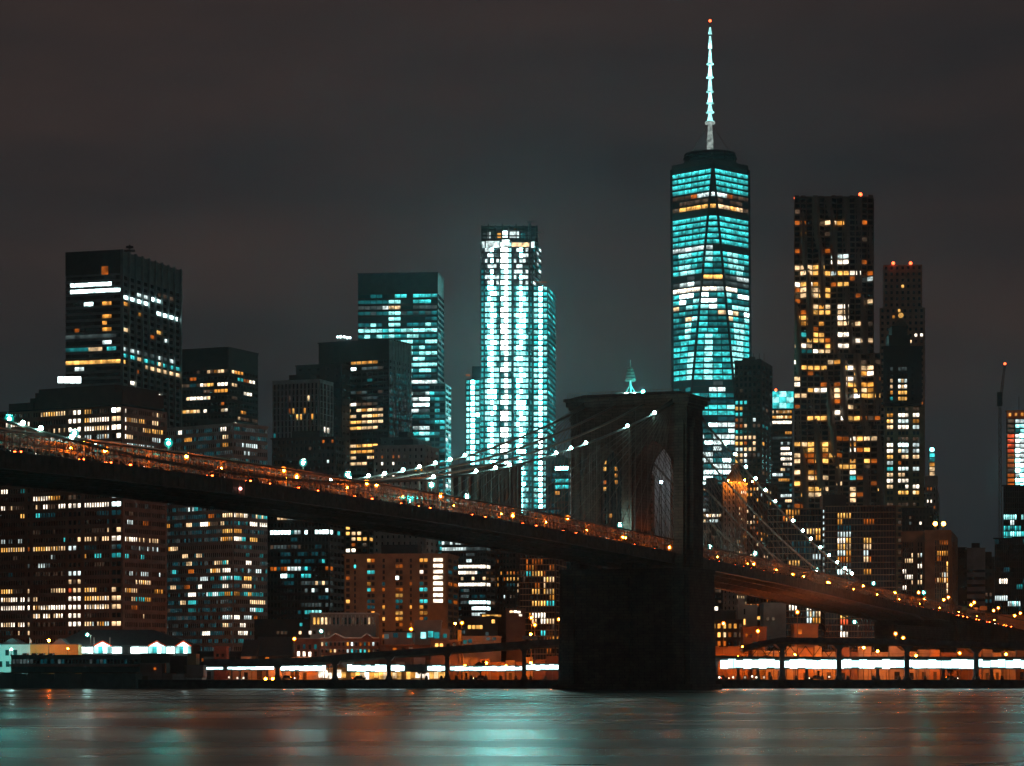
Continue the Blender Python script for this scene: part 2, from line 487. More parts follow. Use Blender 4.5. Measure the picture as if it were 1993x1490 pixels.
# ================================================================== setting: water and land
def water_material():
    m, t, b = nodes("river_water")
    b.inputs["Base Color"].default_value = (0.006, 0.012, 0.014, 1)
    b.inputs["Roughness"].default_value = 0.27
    b.inputs["IOR"].default_value = 1.33
    g = t.nodes.new("ShaderNodeNewGeometry")
    hs = []
    for sx, sy, s, d in ((0.012, 0.030, 1.0, 3), (0.06, 0.16, 1.0, 4), (0.3, 0.7, 1.0, 3)):
        mp = t.nodes.new("ShaderNodeMapping"); mp.inputs["Scale"].default_value = (sx, sy, 1)
        t.links.new(g.outputs["Position"], mp.inputs[0])
        n = t.nodes.new("ShaderNodeTexNoise"); n.inputs["Scale"].default_value = s; n.inputs["Detail"].default_value = d
        t.links.new(mp.outputs[0], n.inputs["Vector"]); hs.append(n)
    prev = None
    for n, st, ds in zip(hs, (0.3, 0.5, 0.55), (0.5, 0.40, 0.32)):
        bp = t.nodes.new("ShaderNodeBump"); bp.inputs["Strength"].default_value = st; bp.inputs["Distance"].default_value = ds
        t.links.new(n.outputs[0], bp.inputs["Height"])
        if prev: t.links.new(prev.outputs[0], bp.inputs["Normal"])
        prev = bp
    t.links.new(prev.outputs[0], b.inputs["Normal"])
    mr = t.nodes.new("ShaderNodeMapRange")          # slicks: calmer and rougher lanes
    mr.inputs[1].default_value = 0.3; mr.inputs[2].default_value = 0.7
    mr.inputs[3].default_value = 0.21; mr.inputs[4].default_value = 0.34
    t.links.new(hs[0].outputs[0], mr.inputs[0]); t.links.new(mr.outputs[0], b.inputs["Roughness"])
    return m


SHORE = 842.0
wt = MB(); wt.add([(-3900, -280, 0), (3900, -280, 0), (3900, 2600, 0), (-3900, 2600, 0)], [(0, 1, 2, 3)])
struct(wt.build("river_water", water_material()))
g = MB(); g.bx(-3900, 3900, SHORE + .6, 5900, -3, GZ - .15)
struct(g.build("ground", "asphalt"))
g = MB()
for x0 in range(-420, 420, 12): g.bx(x0 + .03, x0 + 11.97, SHORE, SHORE + .9, -3, GZ - .5 + .04 * math.sin(x0))
g.bx(-420, 420, SHORE - .25, SHORE + 1.1, GZ - .5 + .05, GZ)
struct(g.build("bulkhead_wall", "bulk"))
g = MB(); g.bx(-420, 420, SHORE + 1.1, SHORE + 14, GZ - .145, GZ - .02)
struct(g.build("esplanade_pavement", "concrete"))

# ================================================================== the suspension bridge
TH = R(25); UX, UY = math.sin(TH), math.cos(TH)
N0 = Vector((46.4, 770.0))


def BP(t, lat): return Vector((N0.x + UX * t + UY * lat, N0.y + UY * t - UX * lat))
def B3(t, lat, z): p = BP(t, lat); return Vector((p.x, p.y, z))


def hermite(pts, x):
    if x <= pts[0][0]: return pts[0][1]
    if x >= pts[-1][0]: return pts[-1][1]
    i = max(k for k in range(len(pts) - 1) if pts[k][0] <= x)
    sl = [(pts[k + 1][1] - pts[k][1]) / (pts[k + 1][0] - pts[k][0]) for k in range(len(pts) - 1)]
    def tan(k): return sl[0] if k == 0 else sl[-1] if k == len(pts) - 1 else (sl[k - 1] + sl[k]) / 2
    (x0, y0), (x1, y1) = pts[i], pts[i + 1]; h = x1 - x0; s = (x - x0) / h
    return (2 * s**3 - 3 * s**2 + 1) * y0 + (s**3 - 2 * s**2 + s) * h * tan(i) + (-2 * s**3 + 3 * s**2) * y1 + (s**3 - s**2) * h * tan(i + 1)


DZ = [(-440, 42.6), (-325, 43.9), (-265, 44.2), (-180, 43.6), (-83, 41.9), (-2, 39.5), (30, 38.5), (105, 35.8), (167, 33.0), (198, 31.5), (294, 27.9), (406, 23.7), (600, 17)]
def zd(t): return hermite(DZ, t)
CR = [(9, 85.0), (42, 74.6), (104, 54.5), (150, 42.6), (192, 34.8), (240, 27.5), (275, 22.5)]
def zc(t): return hermite(CR, t) if t > 9 else 45.6 + 39.4 * ((t + 243) / 252.0) ** 2
def t_at(px, lat):
    r = (px - HX) / FPX; p = BP(0, lat)
    return (r * p.y - p.x) / (UX - UY * r)


T0, T1, WID = -372.0, 236.0, 29.0
TEND = 430.0
LATS = (-.6, -10.0, -19.0, -28.4)
br = empty("suspension_bridge", B3(9, -14.5, 0), "long suspension bridge with twin-arched granite tower crossing the river", "bridge")

# ---- deck: slab, edge girders, floor beams
def loft(mb, sec, ts, off=zd):
    n = len(sec)
    vs = []
    for t in ts:
        for lat, dz in sec: vs.append(B3(t, lat, off(t) + dz))
    fs = [tuple(range(n))[::-1], tuple(range((len(ts) - 1) * n, len(ts) * n))]
    for i in range(len(ts) - 1):
        for k in range(n): fs.append((i * n + k, i * n + (k + 1) % n, (i + 1) * n + (k + 1) % n, (i + 1) * n + k))
    mb.add(vs, fs)


def rsec(l0, l1, d0, d1): return [(l0, d0), (l1, d0), (l1, d1), (l0, d1)]


TS = [T0 + i * 4.6 for i in range(int((TEND - T0) / 4.6) + 1)]
TL = [t for t in TS if t <= T1 + 60]
mb = MB(); loft(mb, rsec(-WID + .3, -.3, -.55, -.05), TS); mb.build("roadway_slab", "asphalt", br)
mb = MB(); loft(mb, rsec(-.35, .05, -2.7, .08), TL); mb.build("edge_girder", "steel", br)
mb = MB(); loft(mb, rsec(-WID - .05, -WID + .35, -2.7, .45), TL); mb.build("edge_girder", "steel", br)
for la in (-9.8, -19.2):
    mb = MB(); loft(mb, rsec(la - .2, la + .2, -2.4, -.56), TL); mb.build("edge_girder", "steel", br)
mb = MB(); loft(mb, rsec(-.55, .30, -2.95, -2.71), TL); loft(mb, rsec(-.45, .22, .085, .2), TL); mb.build("girder_flange", "steel", br)
mb = MB()
for t in TL: mb.bar(B3(t, -WID + .5, zd(t) - 1.5), B3(t, -.5, zd(t) - 1.5), .45, 1.9)
mb.build("floor_beams", "steel", br, "stuff")
mb = MB()
for t in TL:
    for q in (0, 2.3): mb.bar(B3(t + q, .12, zd(t + q) - 2.68), B3(t + q, .12, zd(t + q) + .06), .14, .10)
mb.build("girder_stiffeners", "steel", br, "stuff")

# ---- stiffening trusses and railing posts above the roadway
HT = 3.7
post_me = {}
def post(t, lat, h, wd, name="truss_post"):
    key = (h, wd)
    if key not in post_me:
        b = MB().bx(-wd / 2, wd / 2, -wd / 2, wd / 2, 0, h)
        me = bpy.data.meshes.new("truss_post"); me.from_pydata(b.v, [], b.f); me.materials.append(M["steel"]); post_me[key] = me
    o = bpy.data.objects.new(name, post_me[key]); COL.link(o); o.parent = br
    o.location = B3(t, lat, zd(t) + .2) - br.location; o.rotation_euler = (0, 0, -TH)


tp = T0; k = 0; rest = MB()
while tp < TEND - 5:
    if tp < -326 or tp > T1 + 45 or 0 < tp < 19:
        rest.bar(B3(tp, -.15, zd(tp) + .4), B3(tp, -.15, zd(tp) + HT), .16)
    else: post(tp, -.15, HT - .2, .17)
    tp += 2.3
for lat in (-9.7, -19.3, -28.85):
    tp = T0
    while tp < T1 + 40:
        rest.bar(B3(tp, lat, zd(tp) - .1), B3(tp, lat, zd(tp) + (HT if lat < -25 else 5.0)), .17); tp += 2.3
rest.build("inner_truss_posts", "steel", br, "stuff")
for lat, hh in ((-.15, HT), (-9.7, 5.0), (-19.3, 5.0), (-28.85, HT)):
    tt = TS if lat == -.15 else TL
    mb = MB(); loft(mb, rsec(lat - .17, lat + .17, hh, hh + .34), tt); mb.build("top_chord", "steel", br)
    mb = MB(); loft(mb, rsec(lat - .09, lat + .09, hh * .5, hh * .5 + .16), tt); mb.build("middle_rail", "steel", br)
    mb = MB()
    for i, t in enumerate(TL[:-1]):
        a, c = (0.3, hh) if i % 2 else (hh, 0.3)
        mb.bar(B3(t, lat, zd(t) + a), B3(t + 4.6, lat, zd(t + 4.6) + c), .12)
    mb.build("truss_diagonals", "steel", br, "stuff")
mb = MB(); loft(mb, rsec(-17.2, -11.8, 4.4, 4.62), TL); mb.build("promenade", "concrete", br)
mb = MB()
for lat in (-17.1, -11.9):
    loft(mb, rsec(lat - .06, lat + .06, 5.6, 5.74), TL); loft(mb, rsec(lat - .04, lat + .04, 5.15, 5.22), TL)
    for t in TL: mb.bar(B3(t, lat, zd(t) + 4.6), B3(t, lat, zd(t) + 5.7), .1)
mb.build("promenade_railing", "steel", br, "stuff")
mb = MB()
for t in TL:
    if -2 < t < 22: continue
    for la, lb_ in ((-.3, -9.5), (-19.5, -28.7)):
        pts = []
        for q in range(7):
            s = q / 6; pts.append(B3(t, la + (lb_ - la) * s, zd(t) + HT + .15 + 1.45 * math.sin(math.pi * min(1, s * .5 + .5 * (s > .5) * (s - .5) + .0)) * (1 if q else 0)))
        mb.tube(pts, .11, 4)
mb.build("overhead_struts", "steel", br, "stuff")

# ---- tower
LO, RO, TK = -34.8, 4.8, 18.7
TC = -15.0
tw = empty("tower_tmp", br.location, "x tower tmp label words", "tmp")
tower_root = tw


def tower_prism(mb, l0, l1, t0, t1, z0, z1): mb.prism([BP(t0, l0), BP(t0, l1), BP(t1, l1), BP(t1, l0)], z0, z1)


LO, RO, TA, TB = -33.2, 3.2, 2.5, 15.5                     # the shaft above the deck is slimmer than the base
ZT = 82.0
mb = MB()
tower_prism(mb, LO, -29.1, TA, TB, 34, ZT)
tower_prism(mb, -17.0, -13.0, TA, TB, 34, ZT)
tower_prism(mb, -0.9, RO, TA, TB, 34, ZT)
SPR, APX = 62.5, 72.2
for a0, a1 in ((-29.1, -17.0), (-13.0, -0.9)):
    n = 16; hw = (a1 - a0) / 2; mid = (a0 + a1) / 2
    def az(l):
        s = abs(l - mid) / hw                     # pointed arch: two circular arcs
        r = (hw * hw + (APX - SPR) ** 2) / (2 * hw); d = r - hw
        return SPR + math.sqrt(max(0, r * r - (s * hw + d) ** 2))
    for i in range(n):
        l0, l1 = a0 + (a1 - a0) * i / n, a0 + (a1 - a0) * (i + 1) / n
        q = [BP(TA, l0), BP(TA, l1), BP(TB, l1), BP(TB, l0)]; zz = [az(l0), az(l1), az(l1), az(l0)]
        mb.add([(p.x, p.y, z) for p, z in zip(q, zz)] + [(p.x, p.y, ZT) for p in q],
               [(3, 2, 1, 0), (4, 5, 6, 7), (0, 1, 5, 4), (1, 2, 6, 5), (2, 3, 7, 6), (3, 0, 4, 7)])
tower = mb.build("tower", "stone", tw)
def sub(fn, name, mat="stone"):
    b_ = MB(); fn(b_); o = b_.build(name, mat, tw); o.parent = tower; return o
for l0, l1 in ((LO + .5, LO + 3.4), (-16.6, -13.4), (RO - 3.4, RO - .5)):        # buttresses on the river face and the rear face
    sub(lambda b_: tower_prism(b_, l0, l1, TA - 1.3, TA - .002, 34, 76), "buttress")
    sub(lambda b_: b_.prism([BP(TA - 1.3, l0), BP(TA - 1.3, l1), BP(TA - .002, l1), BP(TA - .002, l0)], 76.002, 78, [BP(TA - .3, l0 + .3), BP(TA - .3, l1 - .3), BP(TA - .002, l1 - .3), BP(TA - .002, l0 + .3)]), "buttress_cap")
sub(lambda b_: tower_prism(b_, RO + .002, RO + 1.1, TA + 2.5, TB - 2.5, 34, 76), "buttress")
sub(lambda b_: tower_prism(b_, RO + .002, RO + .9, TA + 4, TB - 4, 76.002, 79), "buttress")
for a0, a1 in ((-29.1, -17.0), (-13.0, -0.9)):                                   # arch mouldings
    pts = []
    n = 20; hw = (a1 - a0) / 2; mid = (a0 + a1) / 2; r = (hw * hw + (APX - SPR) ** 2) / (2 * hw); d = r - hw
    for i in range(n + 1):
        l = a0 + (a1 - a0) * i / n; s = abs(l - mid) / hw
        pts.append(B3(TA - .1, mid + (l - mid) * 1.06, SPR + math.sqrt(max(0, r * r - (s * hw + d) ** 2)) + .35))
    sub(lambda b_: b_.tube(pts, .38, 6), "arch_moulding")
sub(lambda b_: tower_prism(b_, LO - .5, RO + .5, TA - .6, TB + .6, ZT + .002, ZT + .9), "cornice")
sub(lambda b_: tower_prism(b_, LO - 1.1, RO + 1.1, TA - 1.3, TB + 1.3, ZT + .902, ZT + 2.4), "cornice")
sub(lambda b_: tower_prism(b_, LO - 1.7, RO + 1.7, TA - 1.9, TB + 1.9, ZT + 2.402, ZT + 3.3), "cornice")
sub(lambda b_: b_.prism([BP(TA - 1, LO - .8), BP(TA - 1, RO + .8), BP(TB + 1, RO + .8), BP(TB + 1, LO - .8)], ZT + 3.302, ZT + 4.6,
    [BP(TA + 2, LO + 3), BP(TA + 2, RO - 3), BP(TB - 2, RO - 3), BP(TB - 2, LO + 3)]), "cap_stones")
sub(lambda b_: tower_prism(b_, LO - .35, RO + .35, TA - .45, TB + .45, 78.8, 79.6), "string_course")
LO, RO = -34.8, 4.8
base = MB()
base.prism([BP(-1.2, LO - 1.0), BP(-1.2, RO + 1.0), BP(TK + 1.2, RO + 1.0), BP(TK + 1.2, LO - 1.0)], -4, 33.998,
           [BP(-.7, LO - .5), BP(-.7, RO + .5), BP(TK + .7, RO + .5), BP(TK + .7, LO - .5)])
bo = base.build("tower_base", "stone", tw); bo.parent = tower
sub(lambda b_: tower_prism(b_, LO - .8, RO + .8, -1.0, TK + 1.0, 34.0, 35.1), "string_course")
for l0, l1 in ((LO + .6, LO + 4.4), (-17.2, -12.8), (RO - 4.4, RO - .6)):
    sub(lambda b_: b_.prism([BP(-2.3, l0), BP(-2.3, l1), BP(-.8, l1), BP(-.8, l0)], -4, 33,
                            [BP(-1.9, l0 + .1), BP(-1.9, l1 - .1), BP(-.5, l1 - .1), BP(-.5, l0 + .1)]), "buttress")
sub(lambda b_: b_.prism([BP(-2.8, LO - 2.2), BP(-2.8, RO + 2.2), BP(TK + 2.8, RO + 2.2), BP(TK + 2.8, LO - 2.2)], -4, 1.6), "footing")
sub(lambda b_: [b_.bar(B3(1.5 + q * 1.6, LO + 1, ZT + 3.3), B3(1.5 + q * 1.6, LO + 1, ZT + 5.0), .12) for q in range(10)]
    + [b_.bar(B3(1.5, LO + 1 + q * 2, ZT + 3.3), B3(1.5, LO + 1 + q * 2, ZT + 4.9), .1) for q in range(19)] + [b_.bar(B3(1.5, LO + 1, ZT + 4.9), B3(1.5, RO - 1, ZT + 4.9), .1)], "top_railing", "steel")
for o in list(tw.children): o.parent = br
USED.discard("x tower tmp label words"); bpy.data.objects.remove(tw)

# ---- main cables, suspenders, stays, cable lamps
for lat in LATS:
    ts = [T0 + i * 8 for i in range(int((9 - T0) / 8) + 1)] + [9] + [9 + i * 8 for i in range(1, 32)]
    mb = MB(); mb.tube([B3(t, lat, zc(t)) for t in ts], .33, 6); mb.build("main_cable", "cable", br)
rest = MB(); cnt = 0
for li, lat in enumerate(LATS):
    t = T0
    while t < 222:
        if not -1 < t < 20:
            a, b_ = B3(t, lat, zd(t) + (.5 if li in (0, 3) else 4.4)), B3(t, lat, zc(t))
            if b_.z > a.z + 1.5:
                if li in (0, 3) and t > -326:
                    mb = MB(); mb.bar(a, b_, .14); mb.build("suspender", "cable", br)
                else: rest.bar(a, b_, .08)
        t += 4.6
rest.build("inner_suspenders", "cable", br, "stuff")
for li, lat in enumerate(LATS):
    for k in range(1, 13):
        for sgn in (-1, 1):
            t = 9 + sgn * (14 + k * 9.2)
            if sgn < 0 and li in (1, 2): continue
            mb = MB(); mb.bar(B3(9 + sgn * 8, lat, 84.0), B3(t, lat, zd(t) + .5), .12); mb.build("stay", "cable", br)
CABLE_LAMPS = [(0, x) for x in (1271, 1218, 1137, 1108, 1079, 988, 961, 923, 840, 75, 40, 135)] + [(3, x) for x in (902, 873, 844, 813, 781, 745, 714, 677, 640)] \
    + [(0, x) for x in (1410, 1428, 1449, 1468, 1487, 1506, 1541, 1560, 1576, 1594, 1611, 1627, 1642, 1656)]
for li, px in CABLE_LAMPS:
    t = t_at(px, LATS[li])
    mb = MB(); mb.ball(B3(t, LATS[li] + .5, zc(t) + .5), .42); mb.build("cable_lamp", L_CABLE, br)

# ---- Manhattan anchorage and approach in masonry
mb = MB(); mb.prism([BP(T1 + 55, -30), BP(T1 + 55, .5), BP(TEND, .5), BP(TEND, -30)], GZ - .1, 20.0)
an = mb.build("anchorage", "stone", br)
mb = MB()
for i in range(len(TS) - 1):
    t = TS[i]
    if t < T1 + 52: continue
    a, b_ = BP(t, 0.5), BP(t + 4.6, .5)
    q = [BP(t, -30), BP(t, .5), BP(t + 4.6, .5), BP(t + 4.6, -30)]
    zt = [zd(t) - .6, zd(t) - .6, zd(t + 4.6) - .6, zd(t + 4.6) - .6]
    mb.add([(p.x, p.y, 20.0) for p in q] + [(p.x, p.y, z) for p, z in zip(q, zt)], [(3, 2, 1, 0), (4, 5, 6, 7), (0, 1, 5, 4), (1, 2, 6, 5), (2, 3, 7, 6), (3, 0, 4, 7)])
o = mb.build("upper_masonry", "stone", br); o.parent = an
for px in (1867, 1887, 1914, 1932, 1962):
    t = t_at(px, 1.0)
    mb = MB(); mb.prism([BP(t - 2.2, .5), BP(t - 2.2, 1.7), BP(t + 2.2, 1.7), BP(t + 2.2, .5)], GZ - .1, zd(t) - 1.2)
    o = mb.build("pilaster", "stone", br); o.parent = an
TA = [t for t in TS if t > T1 + 50]
mb = MB(); loft(mb, rsec(.2, 1.9, -1.4, -.62), TA); o = mb.build("cornice", "stone", br); o.parent = an
# cross wall with a dark arched opening under the last girders
mb = MB(); zr = 22.5
ta, tb = t_at(1740, .4), T1 + 56
c_ = t_at(1829, .4); hw = 6.5
def wall_seg(t0, t1, z0, z1): mb.prism([BP(t0, .4), BP(t1, .4), BP(t1, -1.5), BP(t0, -1.5)], z0, z1)
wall_seg(ta, c_ - hw, GZ - .1, zr); wall_seg(c_ + hw, tb, GZ - .1, zr)
for i in range(14):
    x0, x1 = -hw + 2 * hw * i / 14, -hw + 2 * hw * (i + 1) / 14
    h = lambda x: 11.5 + math.sqrt(max(0, hw * hw - x * x)) * .85
    q = [BP(c_ + x0, .4), BP(c_ + x1, .4), BP(c_ + x1, -1.5), BP(c_ + x0, -1.5)]; zz = [h(x0), h(x1), h(x1), h(x0)]
    mb.add([(p.x, p.y, z) for p, z in zip(q, zz)] + [(p.x, p.y, zr) for p in q], [(3, 2, 1, 0), (4, 5, 6, 7), (0, 1, 5, 4), (1, 2, 6, 5), (2, 3, 7, 6), (3, 0, 4, 7)])
o = mb.build("arched_wall", "stone", br); o.parent = an

# ================================================================== towers of the skyline
# ---- tallest tower: tapering, eight tall triangles, ring and spire on top
YW = 2130.0
wx = PX(1382, YW)
ZR, ZB = PZ(331, YW), PZ(1130, YW)
t1 = empty("supertall_tower", (wx, YW, GZ), "tallest tower, tapering teal-lit glass with a white-lit spire", "tower")
hb, ht_ = 30.5, 30.6                                     # half side of the base square; half diagonal of the top square


def wsec(z):
    """corners of the eight-sided section at height z, base square flat to the viewer, top square cornerwise"""
    s = min(1, max(0, (z - ZB) / (ZR - ZB)))
    bs = [(-hb, -hb), (hb, -hb), (hb, hb), (-hb, hb)]; tp_ = [(0, -ht_), (ht_, 0), (0, ht_), (-ht_, 0)]
    out = []
    for k in range(4):                                   # side k of the base runs from corner k to k+1 below top corner k
        a, b_, c_ = Vector(bs[k]), Vector(bs[(k + 1) % 4]), Vector(tp_[k])
        out += [a + (c_ - a) * s, b_ + (c_ - b_) * s]
    return [Vector((wx, YW)) + p for p in out]


mb = MB()
zz = [GZ, ZB] + [ZB + (ZR - ZB) * i / 12 for i in range(1, 13)]
rings = [wsec(z) for z in zz]
mb.add([(p.x, p.y, z) for r_, z in zip(rings, zz) for p in r_],
       [(i * 8 + k, i * 8 + (k + 1) % 8, (i + 1) * 8 + (k + 1) % 8, (i + 1) * 8 + k) for i in range(len(zz) - 1) for k in range(8)]
       + [tuple(range((len(zz) - 1) * 8, len(zz) * 8))])
mb.build("core", "tglass", t1)
rngw = random.Random(11)
NFL = 62; fhw = 11.35 * YW / FPX
slabs = MB(); wind = []; nw = 0
for i in range(NFL):
    y0 = 340 + i * 11.35; z = PZ(y0 + 5.2, YW)
    sec = wsec(z); sec2 = wsec(z)
    slab_z = PZ(y0 + 11.0, YW); s3 = wsec(slab_z)
    e = 1.006
    c0 = Vector((wx, YW))
    slabs.prism([c0 + (p - c0) * e for p in s3], slab_z - .45, slab_z + .45)
    sides = [(sec[7], sec[0], 'L'), (sec[0], sec[1], 'C'), (sec[1], sec[2], 'R')]
    for A_, B_, sd in sides:
        Ln = (B_ - A_).length
        if Ln < 2.2: continue
        u = (B_ - A_) / Ln; nn = Vector((u.y, -u.x))
        nb = max(1, round(Ln / 7.2)); bw = Ln / nb
        for j in range(nb):
            c = A_ + u * (j + .5) * bw; px, py = proj(c.x, c.y, z); rr = rngw.random(); code = None
            y = y0 + 5
            if y < 385: code = 'T' if sd != 'C' else None
            elif y < 396: code = 'c' if 1355 < px < 1412 else ('o' if 1335 < px < 1430 and rr < .5 else 'd')
            elif y < 407: code = 'd' if rr < .5 else None
            elif y < 418: code = ('A' if rr < .7 else 'w') if 1325 < px < 1440 else 'd'
            elif y < 429: code = None
            elif y < 489: code = 'T' if sd != 'C' or y > 432 else None
            elif y < 499: code = 'c' if px < 1380 else None
            elif y < 546: code = ('Y' if (abs(px - 1327) < 7 or abs(px - 1343) < 6 or abs(px - 1384) < 6 or abs(px - 1420) < 6 or abs(px - 1438) < 7) and rr < .75 else 't' if rr < .55 else 'T')
            elif y < 558: code = 'A' if 1362 < px < 1402 else ('g' if rr < .6 else 'c' if px > 1435 else None)
            elif y < 566: code = ('c' if px < 1345 and rr < .6 else 'g')
            elif y < 582: code = ('W' if rr < .55 else 'c' if rr < .75 else 't')
            elif y < 640: code = ('C' if rr < .16 else 'Y' if rr < .38 else 'T' if rr < .6 else 't' if rr < .9 else 'w')
            elif y < 748: code = ('Y' if (abs(px - 1340) < 6 or abs(px - 1378) < 7 or abs(px - 1432) < 5 or abs(px - 1442) < 6) else 'T' if rr < .62 else 't')
            elif y < 757: code = 'g' if rr < .5 else None
            elif y < 770: code = ('c' if 1360 < px < 1412 and rr < .6 else 't' if rr < .6 else None)
            elif y < 782: code = 'T' if rr < .6 else 't'
            elif y < 797: code = 'b' if rr < .6 else ('c' if rr < .68 else None)
            elif y < 811: code = 'Y' if rr < .3 else 'T'
            elif y < 826: code = 'b' if rr < .4 else None
            elif y < 872: code = ('c' if rr < .62 else 'C' if rr < .72 else 't')
            elif y < 895: code = ('c' if rr < .3 else 'b')
            else: code = ('C' if rr < .3 else 'c' if rr < .75 else 't')
            if code: wind.append((c + nn * .12, u, nn, bw * .91, fhw * .66, z, code))
slabs.build("floor_edges", "dark", t1)
for k, (p, u, nn, wd, hh, z, code) in enumerate(wind):
    if k < 300:
        o = bpy.data.objects.new("window", window_mesh(round(wd, 1), hh, code)); COL.link(o); o.parent = t1
        o.location = (p.x - wx, p.y - YW, z - GZ); o.rotation_euler = (0, 0, math.atan2(u.y, u.x))
rest = {}
for p, u, nn, wd, hh, z, code in wind[300:]:
    rest.setdefault(code, MB()).box(p - u * wd / 2, p + u * wd / 2, (-.1, .1), z - hh / 2, z + hh / 2)
for code, mb in rest.items(): mb.build("small_windows", EM[code], t1, "stuff")
for ca, cb in ((0, 0), (1, 1), (7, 7), (2, 2)):           # stainless edges of the triangles
    mb = MB(); c0 = Vector((wx, YW))
    a, b_ = wsec(ZB)[ca], wsec(ZR)[cb]
    mb.bar(((c0 + (a - c0) * 1.01).x, (c0 + (a - c0) * 1.01).y, ZB), ((c0 + (b_ - c0) * 1.01).x, (c0 + (b_ - c0) * 1.01).y, ZR), 1.9); mb.build("corner_edge", "black", t1)
mb = MB(); mb.prism(wsec(ZR), ZR, PZ(322, YW)); mb.build("parapet", "dark", t1)
def ringm(mb, r, z0, z1, seg=28):
    mb.prism([(wx + r * math.cos(2 * math.pi * k / seg), YW + r * math.sin(2 * math.pi * k / seg)) for k in range(seg)], z0, z1)
for r_, ya, yb in ((21.5, 322, 318), (20.0, 316, 313), (21.5, 310, 308), (20.5, 304, 300)):
    mb = MB(); ringm(mb, r_, PZ(ya, YW), PZ(yb, YW)); mb.build("roof_ring", "black", t1)
mb = MB(); ringm(mb, 8, PZ(322, YW), PZ(299, YW)); mb.build("spire_base", "dark", t1)
mb = MB()
for k in range(12):
    a = 2 * math.pi * k / 12; mb.bar((wx + 20.3 * math.cos(a), YW + 20.3 * math.sin(a), PZ(322, YW)), (wx + 20.3 * math.cos(a), YW + 20.3 * math.sin(a), PZ(301, YW)), .7)
mb.build("ring_posts", "black", t1, "stuff")
sp = [(300, 2.5), (272, 2.6), (258, 1.9), (243, 1.7)]
mb = MB(); mb.tube([(wx, YW, PZ(y, YW)) for y, r_ in sp], [r_ for y, r_ in sp], 8); spo = mb.build("spire", EM["G"], t1)
mb = MB(); ringm(mb, 4.0, PZ(241, YW), PZ(237, YW), 12); o = mb.build("spire_collar", EM["G"], t1); o.parent = spo
segs = [(236, 219), (218, 202), (200, 180), (178, 152), (150, 126), (124, 96), (94, 70), (66, 53)]
for k, (ya, yb) in enumerate(segs):
    r0 = 2.1 - .11 * k
    mb = MB(); mb.tube([(wx, YW, PZ(ya, YW)), (wx, YW, PZ((ya + yb) / 2, YW)), (wx, YW, PZ(yb, YW))], [r0 * 1.1, r0 * .8, r0 * .45], 8)
    mb.build("lit_spire_section", L_STRIPY, t1)
    if k < 6:
        mb = MB(); ringm(mb, r0 + 1.3, PZ(ya + 1.6, YW), PZ(ya - .4, YW), 12); mb.build("spire_platform", EM['Y'], t1)
mb = MB(); mb.tube([(wx, YW, PZ(236, YW)), (wx, YW, PZ(42, YW))], [.75, .35], 6); mb.build("spire_mast", "steelgrey", t1)
mb = MB(); mb.ball((wx, YW, PZ(40, YW)), 1.1); mb.build("beacon", L_RED, t1)
for sx in (-1, 1):
    mb = MB(); mb.bar((wx + sx * 15, YW - 8, PZ(300, YW)), (wx + sx * 1.5, YW, PZ(240, YW)), .25); mb.build("spire_stay", "cable", t1)

# ---- bright glass tower under construction
YB = 1950.0
b3 = Bld("unfinished_tower", "brightest tower, white-lit glass still under construction with scaffolded top", (PX(992, YB), YB, GZ), "tower")
def bbox(xl, xr, top, Y, depth, core="tglass"):
    A_, B_ = V2(xl, Y), V2(xr, Y)
    MB().prism([A_, B_, B_ + Vector((4, depth)), A_ + Vector((0, depth))], GZ, PZ(top, Y)).build("core", core, b3.root)
    return A_, B_
YB2 = YB - 10
A_, B_ = bbox(935, 1037, 470, YB, 52)
Aw, Bw = bbox(1037.4, 1066, 556, YB2, 56)
Al, Bl = bbox(906, 934.6, 738, YB2, 40)
ph = 10.6 * YB / FPX
def fr(x, a, c): return (x - a) / (c - a)
fm = Face(A_, B_, GZ, PZ(470, YB), ph, [(.01, fr(942, 935, 1037), 1), (fr(943, 935, 1037), fr(972, 935, 1037), 5), (fr(974, 935, 1037), fr(996, 935, 1037), 3), (fr(999, 935, 1037), fr(1029, 935, 1037), 5), (fr(1031, 935, 1037), .99, 1)], .97, .68)
fs_ = Face(B_, B_ + Vector((4 + 2.5, 34)), PZ(556, YB), PZ(470, YB), ph, 3, .8, .6)
fw = Face(Aw, Bw, GZ, PZ(556, YB2), 10.6 * YB2 / FPX, [(.02, .36, 1), (.36, .66, 1), (.68, .98, 1)], .97, .68)
fx = Face(Bw, Bw + Vector((6.2, 46)), GZ, PZ(556, YB2), 10.6 * YB2 / FPX, 3, .85, .6)
fl_ = Face(Al, Bl, GZ, PZ(738, YB2), 10.6 * YB2 / FPX, [(.03, .3, 1), (.33, .66, 1), (.68, .97, 1)], .97, .68)
b3.faces = [fm, fs_, fw, fx, fl_]
sk = MB()
for f in b3.faces: f.skin(sk, .6, False)
sk.build("floor_edges", "dark", b3.root)
for f in (fm, fw, fl_):
    for x in sorted({round(q, 3) for s_ in f.secs for q in s_[:2]}):
        p = f.A + f.u * x * f.L
        mb = MB(); mb.box(p - f.u * .4, p + f.u * .4, (.05, .75), GZ, f.ztop); mb.build("mullion", "tealpaint", b3.root)
rb_ = random.Random(5)
